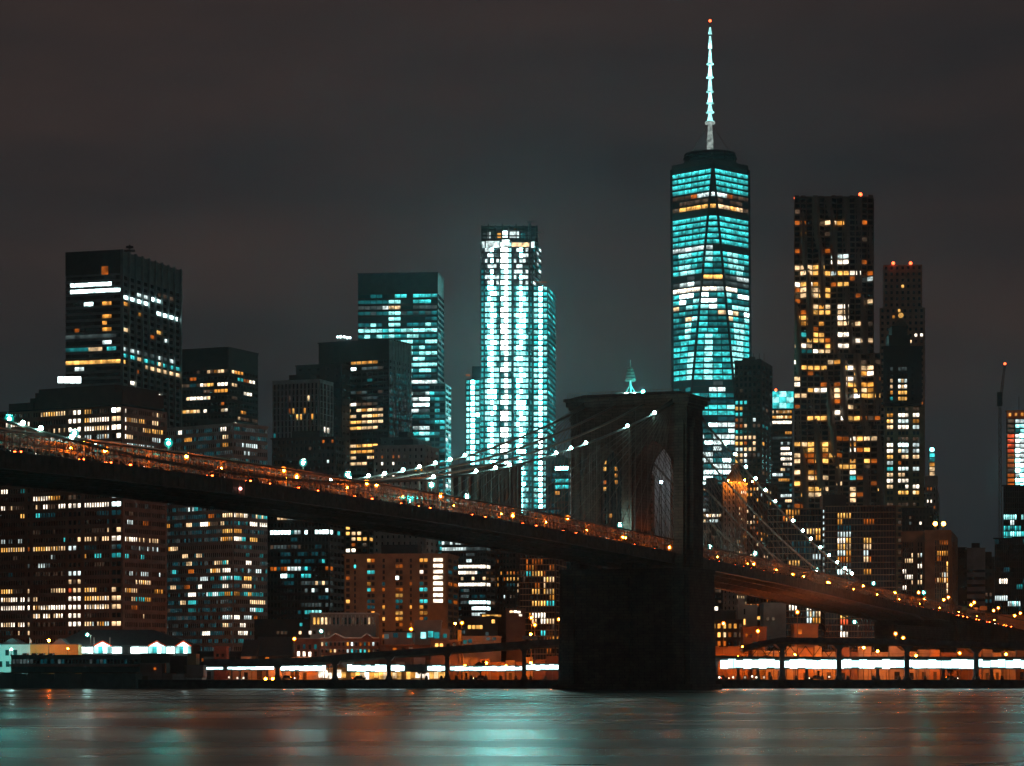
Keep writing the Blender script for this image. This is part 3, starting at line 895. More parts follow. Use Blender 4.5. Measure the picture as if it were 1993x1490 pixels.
for i in range(fm.nf):
    y = 470 + i * 10.6
    if y > 990: break
    for j in range(15):
        q = rb_.random()
        if j == 0: c = 'gtT'[min(2, int((y - 470) / 50))]
        elif j == 14: c = 'g' if y < 552 else rb_.choice('tTt')
        elif j in (6, 7, 8):                              # the white hoist column
            c = ('h' if j == 7 or (j == 6 and q < .6) else 'Y') if y < 690 or i % 3 else ('c' if j == 7 else 't')
        else:
            k = abs((j - 3) if j < 6 else (j - 11))
            if y < 552: c = ('Z' if q < .6 else 'c') if k == 0 else ('c' if q < .45 else 'g')
            elif k == 0: c = 'Z' if q < .86 else 'Y'
            elif k == 1: c = 'Z' if q < .35 else 'Y'
            else: c = 'Y' if q < .35 else 'T' if q < .88 else 't'
        b3.lit[(0, i, j)] = c
for i in range(fw.nf):
    if 556 + i * 10.6 > 990: break
    for j, c in enumerate(('YYTYT', 'ZZZZh', 'YTTYY')): b3.lit[(2, i, j)] = rb_.choice(c)
    for j in range(3): b3.lit[(3, i, j)] = rb_.choice('ttTt')
for i in range(fl_.nf):
    if 738 + i * 10.6 > 990: break
    for j, c in enumerate(('YTTTY', 'ZZZZZ', 'YYYZT')): b3.lit[(4, i, j)] = rb_.choice(c)
for i in range(fs_.nf):
    for j in range(3): b3.lit[(1, i, j)] = rb_.choice('gtgc')
b3.windows(300)
# unfinished top: slabs, columns, hoist, netting
def yb(y): return PZ(y, YB)
for y in (470, 458, 447, 440):
    mb = MB(); mb.bx(PX(936, YB), PX(1047, YB), YB, YB + 40, yb(y) - .3, yb(y) + .3); mb.build("floor_slab", "dark", b3.root)
for k in range(9):
    x = PX(937 + k * 13.5, YB)
    mb = MB(); mb.bx(x - .35, x + .35, YB - .35, YB + .35, yb(470) + .3, yb(438 - 3 * (k % 2))); mb.build("column", "dark", b3.root)
for x0, x1, y0, y1, c in ((938, 943, 482, 470, 'c'), (946, 972, 482, 469, 'c'), (977, 992, 480, 466, 'c'), (996, 1030, 480, 472, 'w'),
                          (949, 955, 462, 450, 'c'), (940, 946, 462, 452, 'g'), (1026, 1032, 461, 450, 'g'), (1034, 1040, 482, 470, 'c'), (978, 988, 460, 448, 'C'), (992, 1010, 461, 449, 'c'), (1014, 1022, 461, 452, 't'), (968, 975, 461, 452, 'a')):
    mb = MB(); mb.bx(PX(x0, YB), PX(x1, YB), YB - .9 if y0 > 470 else YB + 3, YB - .7 if y0 > 470 else YB + 3.3, yb(y0), yb(y1)); mb.build("work_light_panel", EM[c], b3.root)
mb = MB(); mb.bx(PX(1000, YB), PX(1006, YB), YB + 1, YB + 1.2, yb(447), yb(444)); mb.build("safety_net", "safety", b3.root)
mb = MB(); mb.bx(PX(1040, YB), PX(1064, YB), YB2 - .4, YB2 - .2, yb(553.5), yb(551.8)); mb.build("glowing_net_strip", EM['o'], b3.root)  # safety-net strips at the edges, their lit look put in as glow
mb = MB(); mb.bx(PX(907, YB), PX(915, YB), YB2 - .4, YB2 - .2, yb(735), yb(731)); mb.build("glowing_net_strip", EM['o'], b3.root)
mb = MB(); mb.bx(PX(919, YB), PX(936, YB), YB2 + 2, YB2 + 12, yb(738), yb(715)); mb.build("lift_house", "dark", b3.root)
mb = MB()
for sx in (1028, 1033):
    mb.bar((PX(sx, YB), YB - 1.5, yb(475)), (PX(sx, YB), YB - 1.5, yb(430)), .4)
for k in range(11):
    y = 474 - k * 4; mb.bar((PX(1028, YB), YB - 1.5, yb(y)), (PX(1033, YB), YB - 1.5, yb(y - 4)), .3)
mb.bar((PX(1024, YB), YB - 1.5, yb(432)), (PX(1043, YB), YB - 1.5, yb(432)), .5)
mb.bar((PX(1044, YB), YB - 1, yb(452)), (PX(1056, YB), YB - 1, yb(452)), .5)
mb.build("hoist_mast", "steelgrey", b3.root)
mb = MB()
for k in range(7): mb.bar((PX(1042 + k, YB), YB + 4 * k, yb(540)), (PX(1042 + k, YB), YB + 4 * k, yb(440 + k * 3)), .3)
for k in range(9): mb.bar((PX(1041, YB), YB, yb(445 + k * 11)), (PX(1050, YB), YB + 30, yb(449 + k * 10)), .3)
mb.build("scaffold", "steel", b3.root)

# ---- teal office slab behind
tl = building("teal_office_tower", "teal glass office slab with blank dark crown beside the unfinished tower", 1900, 697, 851, 863, 531, 6, "dark", 11.2, 13, 2, .95, .62,
    crown=38, core="tglass", rib=(False, True), lit=K("K2", [
        (410, 590, 640, 't'), (410, 725, 760, 'T'), (410, 815, 930, 'T'), (437, 525, 690, 't'), (437, 690, 730, 'Y'), (437, 820, 910, 'T'), (465, 525, 680, 'cg'), (465, 690, 725, 'w'), (465, 820, 920, 'g'),
        (492, 525, 930, 'tg'), (492, 690, 725, 'Y'), (520, 690, 730, 'Y'), (550, 590, 605, 'Y'), (550, 690, 730, 'Y'), (550, 865, 900, 'Y'), (608, 525, 930, 'TY'), (636, 525, 930, 'TtY'),
        (665, 720, 930, 'tY'), (695, 720, 930, 'tY'), (722, 740, 930, 'tY'), (752, 760, 930, 'tY'), (782, 790, 930, 'TtY'), (812, 790, 935, 'TtY'), (845, 790, 935, 'YcT'), (930, 790, 935, 'gc'),
        (960, 790, 935, 'CcY'), (990, 800, 935, 'CC'), (1020, 795, 935, 'gc'), (1050, 895, 935, 'T'), (1078, 895, 935, 'T'), (1105, 800, 935, 'cT'), (1130, 800, 935, 'TY'), (1160, 870, 935, 'YC'), (1190, 900, 935, 'YC')]),
    rnd=[(0, .25, 'tttb', 2, 40, .5), (1, .7, 'tbb', 3, 60, 0)], roofbox=False)
building("teal_office_wing", "lower teal wing stepping down beside the teal office slab", 1890, 836, 866, 877, 748, 8, "tealpaint", 11.2, 3, 2, .9, .6, core="tglass",
    rnd=[(0, .5, 'tT', 0, 30, 0), (1, .55, 'tTc', 3, 40, 0)], roofbox=False)

# ---- financial towers on the left
lt = building("office_tower", "tall dark office tower with orange floor and white-lit bands, upper left", 1450, 128, 235, 349, 488, 18, "steelgrey", 12.62, 12, 9 * 3, .97, .60, crown=44,
    rib=(False, False), skinmat2="steelgrey", coping=False, roofbox=False, lit=K("K1", [
        (330, 425, 640, 'C'), (370, 425, 690, 'C'), (408, 495, 545, 'C'), (405, 600, 630, 'a'), (483, 600, 630, 'a'), (520, 600, 625, 'a'), (553, 600, 630, 'a'), (560, 430, 450, 'o'),
        (597, 390, 660, 'g'), (660, 612, 630, 'c'), (700, 390, 510, 't'), (700, 515, 590, 'w'), (690, 635, 660, 'T'), (772, 385, 692, 'A'), (818, 445, 470, 'c'),
        (372, 700, 860, 'C'), (455, 905, 1020, 'C'), (360, 800, 850, 'c'), (400, 890, 930, 'C'), (360, 930, 1000, 'd'), (412, 705, 735, 'a'), (450, 700, 712, 'a'), (485, 815, 830, 'a'),
        (560, 712, 735, 'w'), (575, 900, 925, 'A'), (605, 855, 885, 'o'), (632, 965, 975, 'c'), (664, 700, 1010, 'cg'), (700, 705, 1030, 'TTwt'), (772, 700, 720, 'A'), (778, 850, 900, 'w'), (795, 900, 960, 'w'),
        (812, 975, 1035, 'w'), (858, 750, 770, 'W'), (935, 890, 920, 'W'), (795, 780, 800, 'o')]))
f = lt.faces[1]
for k in range(10):                                         # vertical fins of the side face rise above the roof
    p = f.A + f.u * f.L * k / 9
    MB().box(p - f.u * .45, p + f.u * .45, (0, 1.6), GZ, lt.z1 + .8).build("fin", "steelgrey", lt.root)
f0 = lt.faces[0]
MB().box(f0.A, f0.B, (0, .52), lt.z1 - 43 * 1450 / FPX, lt.z1 + .8).build("crown_panel", "dark", lt.root)
p = f0.A + f0.u * f0.L * .72
MB().box(p - f0.u * 2, p + f0.u * 2, (.53, .62), lt.z1 - 12.5, lt.z1 - 8.0).build("crown_sign", EM['o'], lt.root)
mb = MB(); q = lt.C + (lt.Rc - lt.C) * .22 + Vector((-3, 4)); z = lt.z1
mb.tube([(q.x, q.y, z), (q.x, q.y, z + 6.5)], .5); mb.bar((q.x - 3, q.y, z + 3.2), (q.x + 3, q.y, z + 3.2), 1.1); mb.bar((q.x - 2, q.y, z + 5.2), (q.x + 2, q.y, z + 5.2), 1.2)
mb.build("rooftop_antenna", "dark", lt.root)

building("office_tower", "dark flat-topped office tower right of the tall banded tower", 1560, 349.5, 444, 501, 677, 24, "black", 12.7, 14, 10, .9, .5, crown=38, roofbox=False, lit=K("K1", [
    (805, 1210, 1300, 'wda'), (815, 1345, 1410, 'wa'), (855, 1110, 1130, 'o'), (880, 1040, 1170, 'wW'), (880, 1180, 1245, 'wA'), (878, 1265, 1310, 'W'), (855, 1450, 1470, 'W'), (870, 1385, 1430, 'oaT'),
    (915, 1060, 1150, 'bd'), (915, 1240, 1310, 'a'), (890, 1340, 1370, 'w'), (940, 1420, 1460, 'W'), (985, 1080, 1225, 'wW'), (985, 1283, 1300, 'o'), (1020, 1295, 1305, 'w'), (1050, 1035, 1160, 'wA'), (1048, 1180, 1205, 'W'),
    (1045, 1310, 1320, 'W'), (1040, 1395, 1415, 'a'), (1070, 1380, 1410, 'aw'), (1085, 1400, 1440, 'd'), (1110, 1180, 1260, 'c'), (1100, 1265, 1375, 'W'), (1120, 1460, 1480, 'a')]),
    rnd=[(0, .04, 'do'), (1, .05, 'dg')])

# ---- stepped brown office complex behind the bridge deck at far left
st = Bld("stepped_office_block", "massive stepped brown office block rising behind and below the bridge deck", (PX(180, 1060), 1060, GZ))
Lc, C, Rc, Bk = rect(1050, -40, 218, 236, 30)
C2 = V2(237, 1047); Rc2 = rect(1047, 218, 237, 323, 30)[2]
zt = PZ(748, 1050)
def secs(A_, B_, spans):                                    # spans in photo px -> fractions along a side
    o_ = []
    n = 400
    for x0, x1, nb in spans:
        fa = min(range(n + 1), key=lambda q: abs(proj(*(A_ + (B_ - A_) * q / n), 0)[0] - x0)) / n
        fb = min(range(n + 1), key=lambda q: abs(proj(*(A_ + (B_ - A_) * q / n), 0)[0] - x1)) / n
        o_.append((fa, fb, nb))
    return o_
fh = 16.6 * 1050 / FPX
fa = Face(Lc, C, GZ, PZ(790, 1050), fh, secs(Lc, C, [(-38, 0, 7), (3, 50, 10), (54, 60, 1), (65, 129, 13), (133, 160, 3), (165, 214, 10)]), .70, .52)
fb = Face(C, C2, GZ, PZ(790, 1050), fh, 2, .9, .55)
fc = Face(C2, Rc2, GZ, PZ(790, 1047), fh, secs(C2, Rc2, [(241, 266, 6), (268, 292, 6), (294, 320, 6)]), .70, .52)
st.faces = [fa, fb, fc]
far_ = Rc2 + (Lc - C)
MB().prism([Lc, C, C2, Rc2, far_, Lc + (Rc2 - C2)], GZ, PZ(790, 1050) + .6).build("core", "glass", st.root)
for f in st.faces:
    sk = MB(); f.skin(sk, .5 if f is not fb else .42); sk.build("wall", "pinkstone" if f is fc else "brown", st.root)
for x0, x1, top, back in ((70, 218, 752, 6), (55, 90, 762, 14), (42, 70, 772, 18), (8, 55, 783, 10)):
    n = 300
    qa = min(range(n + 1), key=lambda q: abs(proj(*(Lc + (C - Lc) * q / n), 0)[0] - x0)) / n
    qb = min(range(n + 1), key=lambda q: abs(proj(*(Lc + (C - Lc) * q / n), 0)[0] - x1)) / n
    pa, pb = Lc + (C - Lc) * qa, Lc + (C - Lc) * qb
    MB().box(pa, pb, (-30, -back * .3), PZ(790, 1050) + .61, PZ(top, (pa.y + pb.y) / 2)).build("setback_storey", "darkbrown", st.root)
MB().prism([C + Vector((-.3, 2)), C2 + Vector((0, 2)), Rc2 + Vector((-1, 1)), Rc2 + Vector((-18, 6)), C + Vector((-6, 12))], PZ(790, 1050) + .62, PZ(758, 1050)).build("setback_storey", "darkbrown", st.root)
st.light(K("M1", [(590, 380, 440, 'w'), (580, 525, 580, 'w'), (572, 765, 840, 'dg'), (675, 440, 725, 'wwA'), (665, 760, 800, 'd'), (665, 810, 900, 'W'), (658, 935, 990, 'A'), (650, 1190, 1260, 'C'), (652, 1290, 1340, 'W'),
    (790, 80, 350, 'W'), (755, 750, 910, 'W'), (745, 935, 965, 'A'), (740, 985, 1165, 'W'), (740, 1195, 1350, 'wW'), (740, 1375, 1465, 'wa'), (755, 1485, 1530, 'A'), (780, 1615, 1690, 'w'), (695, 1645, 1730, 'wd'),
    (875, 250, 350, 'wd'), (850, 440, 690, 'dw', .6), (850, 760, 910, 'W'), (838, 935, 1165, 'wW'), (832, 1190, 1345, 'W'), (830, 1375, 1460, 'd'), (850, 1530, 1725, 'Aw'), (925, 550, 640, 'c'), (925, 810, 850, 'W'), (930, 930, 985, 'c'),
    (920, 1060, 1160, 'wc'), (915, 1285, 1350, 'W'), (915, 1370, 1420, 'w'), (955, 1615, 1710, 'c'), (1005, 1265, 1320, 'd'), (1010, 1360, 1530, 'cT'), (1035, 1570, 1640, 'c')]))
st.light(K("M2", [(68, 25, 80, 'W'), (62, 215, 235, 't'), (118, 330, 490, 'wW'), (112, 495, 590, 'aA'), (115, 680, 750, 'd'), (110, 1090, 1180, 'c'), (225, 25, 80, 'W'), (215, 80, 250, 'dw'), (195, 330, 580, 'dw', .8), (190, 435, 460, 'W'), (190, 585, 640, 'W'),
    (190, 665, 805, 'W'), (185, 830, 1065, 'W'), (180, 1090, 1175, 'C'), (190, 1240, 1450, 'g', .5), (302, 200, 230, 'A'), (285, 355, 385, 'T'), (275, 400, 540, 'b'), (265, 960, 1065, 'b'), (270, 1090, 1170, 'b'), (350, 1220, 1265, 'c'), (355, 1390, 1425, 'o'),
    (430, 910, 1010, 'd'), (425, 1040, 1065, 'w'), (425, 1120, 1160, 'w'), (545, 25, 120, 'cg', .7), (540, 175, 250, 'cg', .7), (520, 615, 635, 'T'), (520, 740, 800, 'w'), (510, 825, 900, 'w'), (505, 910, 1060, 'wd', .85), (500, 1085, 1185, 'W'), (505, 1200, 1370, 'Ww'), (520, 1370, 1545, 'wd'),
    (620, 20, 250, 'wA'), (610, 280, 300, 'o'), (605, 320, 635, 'wA'), (595, 665, 760, 'co'), (590, 830, 930, 'b'), (590, 1100, 1170, 'gb'), (600, 1260, 1320, 'g'), (605, 1320, 1525, 'cg'), (675, 825, 845, 'a'), (665, 935, 980, 'T'), (665, 1090, 1220, 'Tt'), (685, 1365, 1380, 'T'),
    (765, 320, 480, 'cg', .6), (755, 500, 590, 'cg', .7), (775, 270, 290, 'g'), (750, 890, 1000, 'd', .5), (835, 680, 765, 'c'), (920, 320, 630, 'd', .6), (915, 665, 790, 'dw'), (910, 1210, 1540, 'cgg', .7),
    (1020, 10, 110, 'wA'), (1010, 150, 215, 'd'), (1005, 265, 290, 'w'), (1000, 510, 630, 'w'), (998, 660, 730, 'r'), (998, 735, 795, 'w'), (995, 825, 920, 'wA'), (990, 1095, 1120, 'w'), (995, 1315, 1440, 'wA'),
    (1100, 10, 165, 'wW'), (1095, 215, 290, 'W'), (1090, 315, 360, 'w'), (1080, 750, 795, 'A'), (1075, 820, 1055, 'wW'), (1070, 1080, 1170, 'w'), (1075, 1190, 1320, 'wa'), (1085, 1395, 1440, 'a'), (1085, 1490, 1550, 'a'),
    (1175, 10, 290, 'wAW'), (1165, 315, 630, 'wao'), (1158, 650, 795, 'W'), (1155, 815, 945, 'wA'), (1155, 1010, 1050, 'c'), (1155, 1120, 1165, 'w'), (1160, 1270, 1375, 'wT', .6), (1250, 10, 290, 'W'), (1245, 310, 335, 'w'), (1240, 390, 620, 'wW', .85), (1240, 650, 790, 'W'),
    (1235, 815, 1055, 'wW'), (1230, 1075, 1165, 'w'), (1235, 1275, 1310, 'o'), (1340, 10, 240, 'wW', .8), (1330, 260, 290, 'w'), (1325, 310, 630, 'wW', .6), (1320, 650, 790, 'WA'), (1320, 815, 1050, 'wc', .6), (1320, 1075, 1140, 'wW'), (1325, 1380, 1510, 'wd', .4),
    (1420, 10, 290, 'wd', .5), (1400, 310, 620, 'd', .4), (1400, 650, 790, 'W'), (1400, 815, 1000, 'wa', .7), (1395, 1075, 1170, 'w')]))
st.scatter(0, .03, 'ddb'); st.scatter(2, .03, 'dg')
st.windows(300)
p = V2(135, 1075)
rs = empty("rooftop_sign", (p.x, 1075, PZ(750, 1075)), "glowing white sign box on the stepped block's roof", "sign")
for k in range(4):
    xx = PX(113 + k * 11.5, 1075); wd = 10 * 1075 / FPX
    MB().bx(xx, xx + wd, 1074.2, 1075, PZ(745, 1075), PZ(733, 1075)).build("light_box", emitter("sign_glow", (.82, 1, .99), 6, True, True, .8, 1.2), rs)
    MB().bar((xx + wd / 2, 1075.4, PZ(750, 1075)), (xx + wd / 2, 1075.4, PZ(735, 1075)), .4).build("bracket", "dark", rs)

# ---- grey gridded slab behind the deck
building("gridded_office_block", "grey office block with fine window grid and scattered lit rooms", 1100, 321, 454, 519, 826, 38, "greystone", 15.3, 34, 17, .78, .52, lit=K("M3", [
    (205, 255, 330, 'cg'), (280, 165, 215, 'cg'), (265, 330, 350, 'T'), (250, 590, 665, 'c'), (250, 675, 840, 'cC'), (265, 925, 945, 'a'), (360, 65, 95, 'a'), (350, 155, 215, 'g'), (330, 460, 495, 'o'), (325, 590, 665, 'w'), (322, 675, 780, 'wW'), (335, 820, 870, 'Tc'), (330, 885, 970, 'wT'),
    (410, 265, 285, 'w'), (408, 385, 440, 'W'), (400, 460, 525, 'ad'), (400, 570, 590, 'w'), (390, 680, 760, 'Tb', .5), (400, 820, 880, 'W'), (405, 920, 965, 'W'), (465, 585, 665, 'A'), (465, 680, 735, 'a'), (475, 740, 770, 'T'), (568, 105, 160, 'wa'), (540, 565, 665, 'wa'), (535, 680, 740, 'W'), (545, 815, 880, 'A'),
    (630, 215, 250, 'w'), (640, 50, 65, 'W'), (700, 265, 290, 'w'), (692, 355, 382, 'w'), (690, 500, 545, 'wg'), (688, 570, 630, 'wT'), (690, 780, 825, 'W'), (785, 125, 155, 'T'), (770, 285, 320, 'o'), (770, 485, 545, 'wa'), (762, 585, 635, 'W'), (765, 780, 920, 'cg'), (850, 385, 435, 'c'), (840, 470, 495, 't'),
    (840, 565, 665, 'cT'), (840, 675, 730, 'T'), (845, 770, 820, 'A'), (935, 115, 150, 'w'), (930, 235, 280, 'o'), (925, 360, 382, 'W'), (915, 580, 625, 'W'), (918, 755, 825, 'w'), (1000, 280, 335, 'W'), (995, 435, 540, 'Tc'), (988, 550, 660, 'waT'), (985, 675, 715, 'a'), (990, 775, 835, 'AT'),
    (1072, 205, 245, 'w'), (1068, 280, 330, 'T'), (1060, 815, 955, 'ww'), (1145, 50, 90, 'd'), (1138, 280, 330, 't'), (1132, 815, 870, 'c'), (1135, 875, 925, 'T'), (1205, 120, 200, 'bg'), (1200, 580, 640, 'cg'), (1200, 665, 715, 'W'), (1205, 770, 815, 'c'), (1205, 855, 875, 'o'), (1275, 580, 615, 'w'), (1272, 730, 770, 'W'), (1275, 870, 890, 'T'),
    (1355, 410, 455, 'W'), (1350, 725, 790, 'W')]) + K("K1", [(1165, 1285, 1310, 'W'), (1190, 1040, 1055, 'W'), (1215, 1305, 1325, 'w'), (1215, 1365, 1485, 'cg'), (1225, 1075, 1110, 'a'), (1260, 1300, 1320, 'a'), (1305, 1285, 1380, 'g'), (1300, 1420, 1480, 'cg')]),
    rnd=[(0, .30, 'bbbbgb', 0, None, .4), (1, .25, 'bbgt', 0, None, .4)])

# ---- mid-left towers
building("ribbed_office_block", "squat grey tower with white vertical ribs and few lit windows", 1400, 532, 620, 646, 740, 20, "greystone", 12, 12, 4, .62, .9, crown=4,
    lit=K("K2", [(945, 270, 282, 'w'), (1010, 185, 205, 'A'), (1015, 165, 180, 'o'), (1013, 245, 255, 'a'), (1042, 210, 230, 'A'), (1040, 290, 302, 'a'), (1112, 345, 370, 'W'), (1135, 90, 105, 't'), (950, 168, 178, 'd')]), rnd=[(0, .03, 'b')], dep=.9)
building("blank_slab", "blank dark slab between the ribbed tower and the black glass tower", 1480, 577, 664, 680, 709, 22, "black", 14, 5, 2, .3, .3, rnd=None, roofbox=False)
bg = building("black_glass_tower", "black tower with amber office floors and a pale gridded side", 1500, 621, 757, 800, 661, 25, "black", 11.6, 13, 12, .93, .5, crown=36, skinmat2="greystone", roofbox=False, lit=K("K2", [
    (764, 480, 630, 'a'), (795, 485, 510, 'C'), (795, 540, 650, 'dg'), (910, 500, 670, 'gd', .4), (850, 590, 605, 't'), (940, 500, 660, 'g', .5), (965, 480, 660, 'd', .5), (992, 475, 505, 'W'), (992, 535, 662, 'A'), (1022, 475, 655, 'wad', .8), (1050, 475, 650, 'wA', .9), (1080, 475, 650, 'wA', .85), (1108, 475, 650, 'wA', .8),
    (1195, 470, 615, 'Aw', .9), (1222, 470, 615, 'Aa', .85), (1250, 470, 610, 'wA', .8), (1280, 470, 560, 'w')]), rnd=[(1, .75, 'ttbtg', 2, 40, 0)])
f = bg.faces[1]
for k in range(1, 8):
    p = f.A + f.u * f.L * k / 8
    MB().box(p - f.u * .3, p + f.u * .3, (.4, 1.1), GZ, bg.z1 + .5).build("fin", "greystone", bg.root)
rl = empty("rooftop_floodlight", (PX(668, 1510), 1510, PZ(661, 1500) + .7), "string of white lights on the black tower's roof edge", "lamp")
for px in (657, 663, 670, 676, 681):
    MB().ball((PX(px, 1510), 1510, PZ(655 + (px > 672) * 2, 1510)), .7).build("bulb", EM['C'], rl)
MB().bx(PX(655, 1510), PX(683, 1510), 1510.5, 1514, PZ(661, 1500) + .7, PZ(656, 1510)).build("bulkhead", "dark", rl)

building("small_pale_block", "low pale stepped block just above the bridge deck, few windows lit", 1180, 728, 826, 852, 868, 14, "lightstone", 13, 9, 3, .35, .45, lit=K("K2", [
    (1298, 652, 672, 'W'), (1296, 697, 714, 'W'), (1360, 655, 668, 'W'), (1360, 697, 712, 'W'), (1325, 815, 850, 'a'), (1255, 770, 785, 'd')]), rnd=[(0, .05, 'o')])
building("small_pale_annex", "low dark annex with a pitched roof behind the small pale block", 1210, 742, 800, 838, 853, 14, "roofgrey", 12, 4, 2, .3, .3, rnd=None)
building("brown_ribbed_block", "blank brown ribbed block in front of the unfinished tower's foot", 1220, 878, 998, 1014, 905, 16, "brown", 20, 26, 3, .8, .95, core="brown", rnd=None, dep=.35, roofbox=False,
    lit=())
building("dark_low_block", "dark brown low block behind the deck below the ribbed tower", 1230, 530, 652, 668, 852, 16, "darkbrown", 13, 14, 3, .5, .5, rnd=[(0, .03, 'od')], lit=K("K2", [(1330, 300, 440, 'cg', .6), (1285, 345, 380, 'c', .5)]))
building("dark_office_block", "dark office block below the deck with white-lit upper floor", 1120, 519.6, 640, 668, 985, 15, "black", 14.2, 18, 4, .85, .55, lit=K("M3", [
    (320, 1090, 1170, 'w'), (315, 1185, 1265, 'gc'), (455, 1020, 1075, 'C'), (455, 1090, 1170, 'C'), (455, 1190, 1265, 'tc'), (455, 1330, 1355, 'C'), (450, 1415, 1455, 'C'), (455, 1490, 1575, 'C'), (460, 1610, 1640, 'T'), (595, 1025, 1265, 'dg'), (590, 1430, 1450, 'b'),
    (660, 1080, 1550, 'b', .6), (720, 1090, 1500, 'b', .7), (735, 1485, 1500, 'T'), (800, 1025, 1060, 'o'), (800, 1115, 1165, 'o'), (798, 1185, 1265, 'c'), (800, 1330, 1350, 'T'), (800, 1520, 1555, 'o'), (865, 1095, 1165, 'C'), (865, 1185, 1205, 't'), (862, 1290, 1365, 'T'), (935, 1285, 1365, 'g'), (935, 1390, 1565, 'gwa'),
    (1000, 1285, 1570, 'gc', .6), (1075, 1285, 1570, 'g', .8), (1140, 1340, 1360, 'T'), (1140, 1405, 1450, 'Y')]), rnd=[(0, .04, 'b')])
building("amber_apartment_block", "narrow dark apartment block with stacked amber rooms beside the tan block", 1260, 661, 716, 746, 1010, 15, "darkbrown", 11, 5, 3, .7, .6, lit=K("K7", [
    (260, 520, 570, 'A'), (258, 665, 690, 'w'), (255, 705, 715, 'a'), (292, 525, 565, 'A'), (292, 580, 635, 'w'), (325, 610, 745, 'wA'), (360, 600, 630, 'o'), (395, 520, 565, 'W'), (392, 610, 630, 'W'), (425, 545, 560, 'w'), (425, 640, 660, 'a')]), rnd=[(0, .2, 'oad')])
building("teal_gridded_block", "low teal-lit gridded office just under the deck", 1330, 742, 812, 852, 1026, 18, "tealpaint", 11.5, 13, 8, .85, .7, lit=K("K7", [
    (285, 780, 960, 'YT'), (285, 970, 1125, 'TY'), (320, 780, 950, 'TY'), (320, 970, 1125, 'YT'), (355, 780, 950, 'tT'), (355, 970, 1125, 'Tc'), (395, 780, 800, 'T'), (395, 940, 1125, 'T')]), rnd=None, core="tglass")
tb = building("tan_apartment_block", "tan brick apartment slab with dark window stacks and a bright stairwell", 1050, 671, 869, 890, 1080, 8, "tan", 11.4,
    [(.01, .055, 1), (.09, .115, 1), (.22, .30, 2), (.37, .40, 1), (.50, .575, 2), (.64, .665, 1), (.735, .82, 2)], 2, .85, .62, crown=4, core="dark", dep=.5, lit=K("K7", [
    (458, 685, 740, 'oA'), (448, 1020, 1065, 'a'), (495, 555, 640, 'TC', .7), (530, 690, 740, 'aT'), (485, 885, 905, 'o'), (518, 1025, 1045, 'W'), (565, 555, 575, 'o'), (560, 855, 885, 'C'), (598, 685, 705, 'a'), (600, 780, 800, 'b'), (590, 945, 960, 'o'), (590, 1025, 1045, 't'), (635, 690, 705, 'T'), (630, 1020, 1065, 'T'),
    (668, 880, 910, 'A'), (705, 690, 740, 'b'), (700, 880, 910, 't'), (698, 1025, 1075, 'T'), (710, 555, 575, 'A'), (735, 1015, 1045, 'a'), (742, 795, 810, 'a'), (738, 965, 980, 'a'), (775, 720, 740, 'a'), (775, 850, 910, 'TA'), (770, 1020, 1070, 'ac'), (812, 885, 910, 'a'), (818, 795, 810, 'A')]), rnd=[(0, .07, 'oobd', 0, 14, 0), (1, .15, 'bo')])
f = tb.faces[0]
p0, p1 = f.A + f.u * f.L * .875, f.A + f.u * f.L * .965
for k in range(8):
    y = 1086 + k * 11.4
    o = MB().box(p0, p1, (.4, .75), PZ(y + 6.5, 1050), PZ(y, 1050)).build("stairwell_window", EM['W'], tb.root)
    MB().box(p0, p1, (.4, 1.3), PZ(y + 9.6, 1050), PZ(y + 7, 1050)).build("stair_landing", "tan", tb.root)
building("office_block", "office block with four bright white floors right of the tan slab", 1190, 860, 945, 962, 1050, 14, "dark", 11.6, 16, 2, .94, .55, lit=K("K7", [
    (350, 1170, 1310, 'gc'), (378, 1170, 1310, 'c'), (378, 1320, 1460, 'g'), (455, 1310, 1330, 'c'), (488, 1255, 1460, 'W'), (524, 1255, 1375, 'W'), (562, 1255, 1460, 'Ww', .6), (600, 1255, 1460, 'W'), (710, 1340, 1440, 'C'), (748, 1350, 1440, 'C'), (780, 1350, 1430, 'c')]), rnd=[(0, .12, 'gb'), (1, .3, 'd')])
building("brown_brick_block", "brown brick block with a few amber rooms beside the lined block", 1215, 954, 1004, 1020, 1063, 16, "darkbrown", 11.5, 8, 3, .45, .55, lit=K("K7", [
    (475, 1490, 1505, 'o'), (515, 1490, 1620, 'oa', .6), (560, 1480, 1510, 'a'), (560, 1575, 1655, 'A'), (600, 1480, 1510, 'a'), (600, 1575, 1605, 'b'), (640, 1625, 1655, 'w'), (680, 1540, 1560, 'c'), (685, 1590, 1620, 'd')]), rnd=[(0, .05, 'o'), (1, .15, 'ow')])
def lined(label, Y, xl, xc, xr, top, yaw, pitch, lb, rb, rows, name="lined_apartment_block", **kw):
    b_ = building(name, label, Y, xl, xc, xr, top, yaw, "darkbrown", pitch, lb, rb, .5, .86, lit=rows, dep=.35, coping=False, **kw)
    for f in b_.faces:                                     # thin pale floor slabs standing proud
        for i in range(f.nf + 1):
            MB().box(f.A, f.B, (0, .62), f.ztop - i * f.fh - .16, f.ztop - i * f.fh + .16).build("floor_band", "tan", b_.root)
    return b_
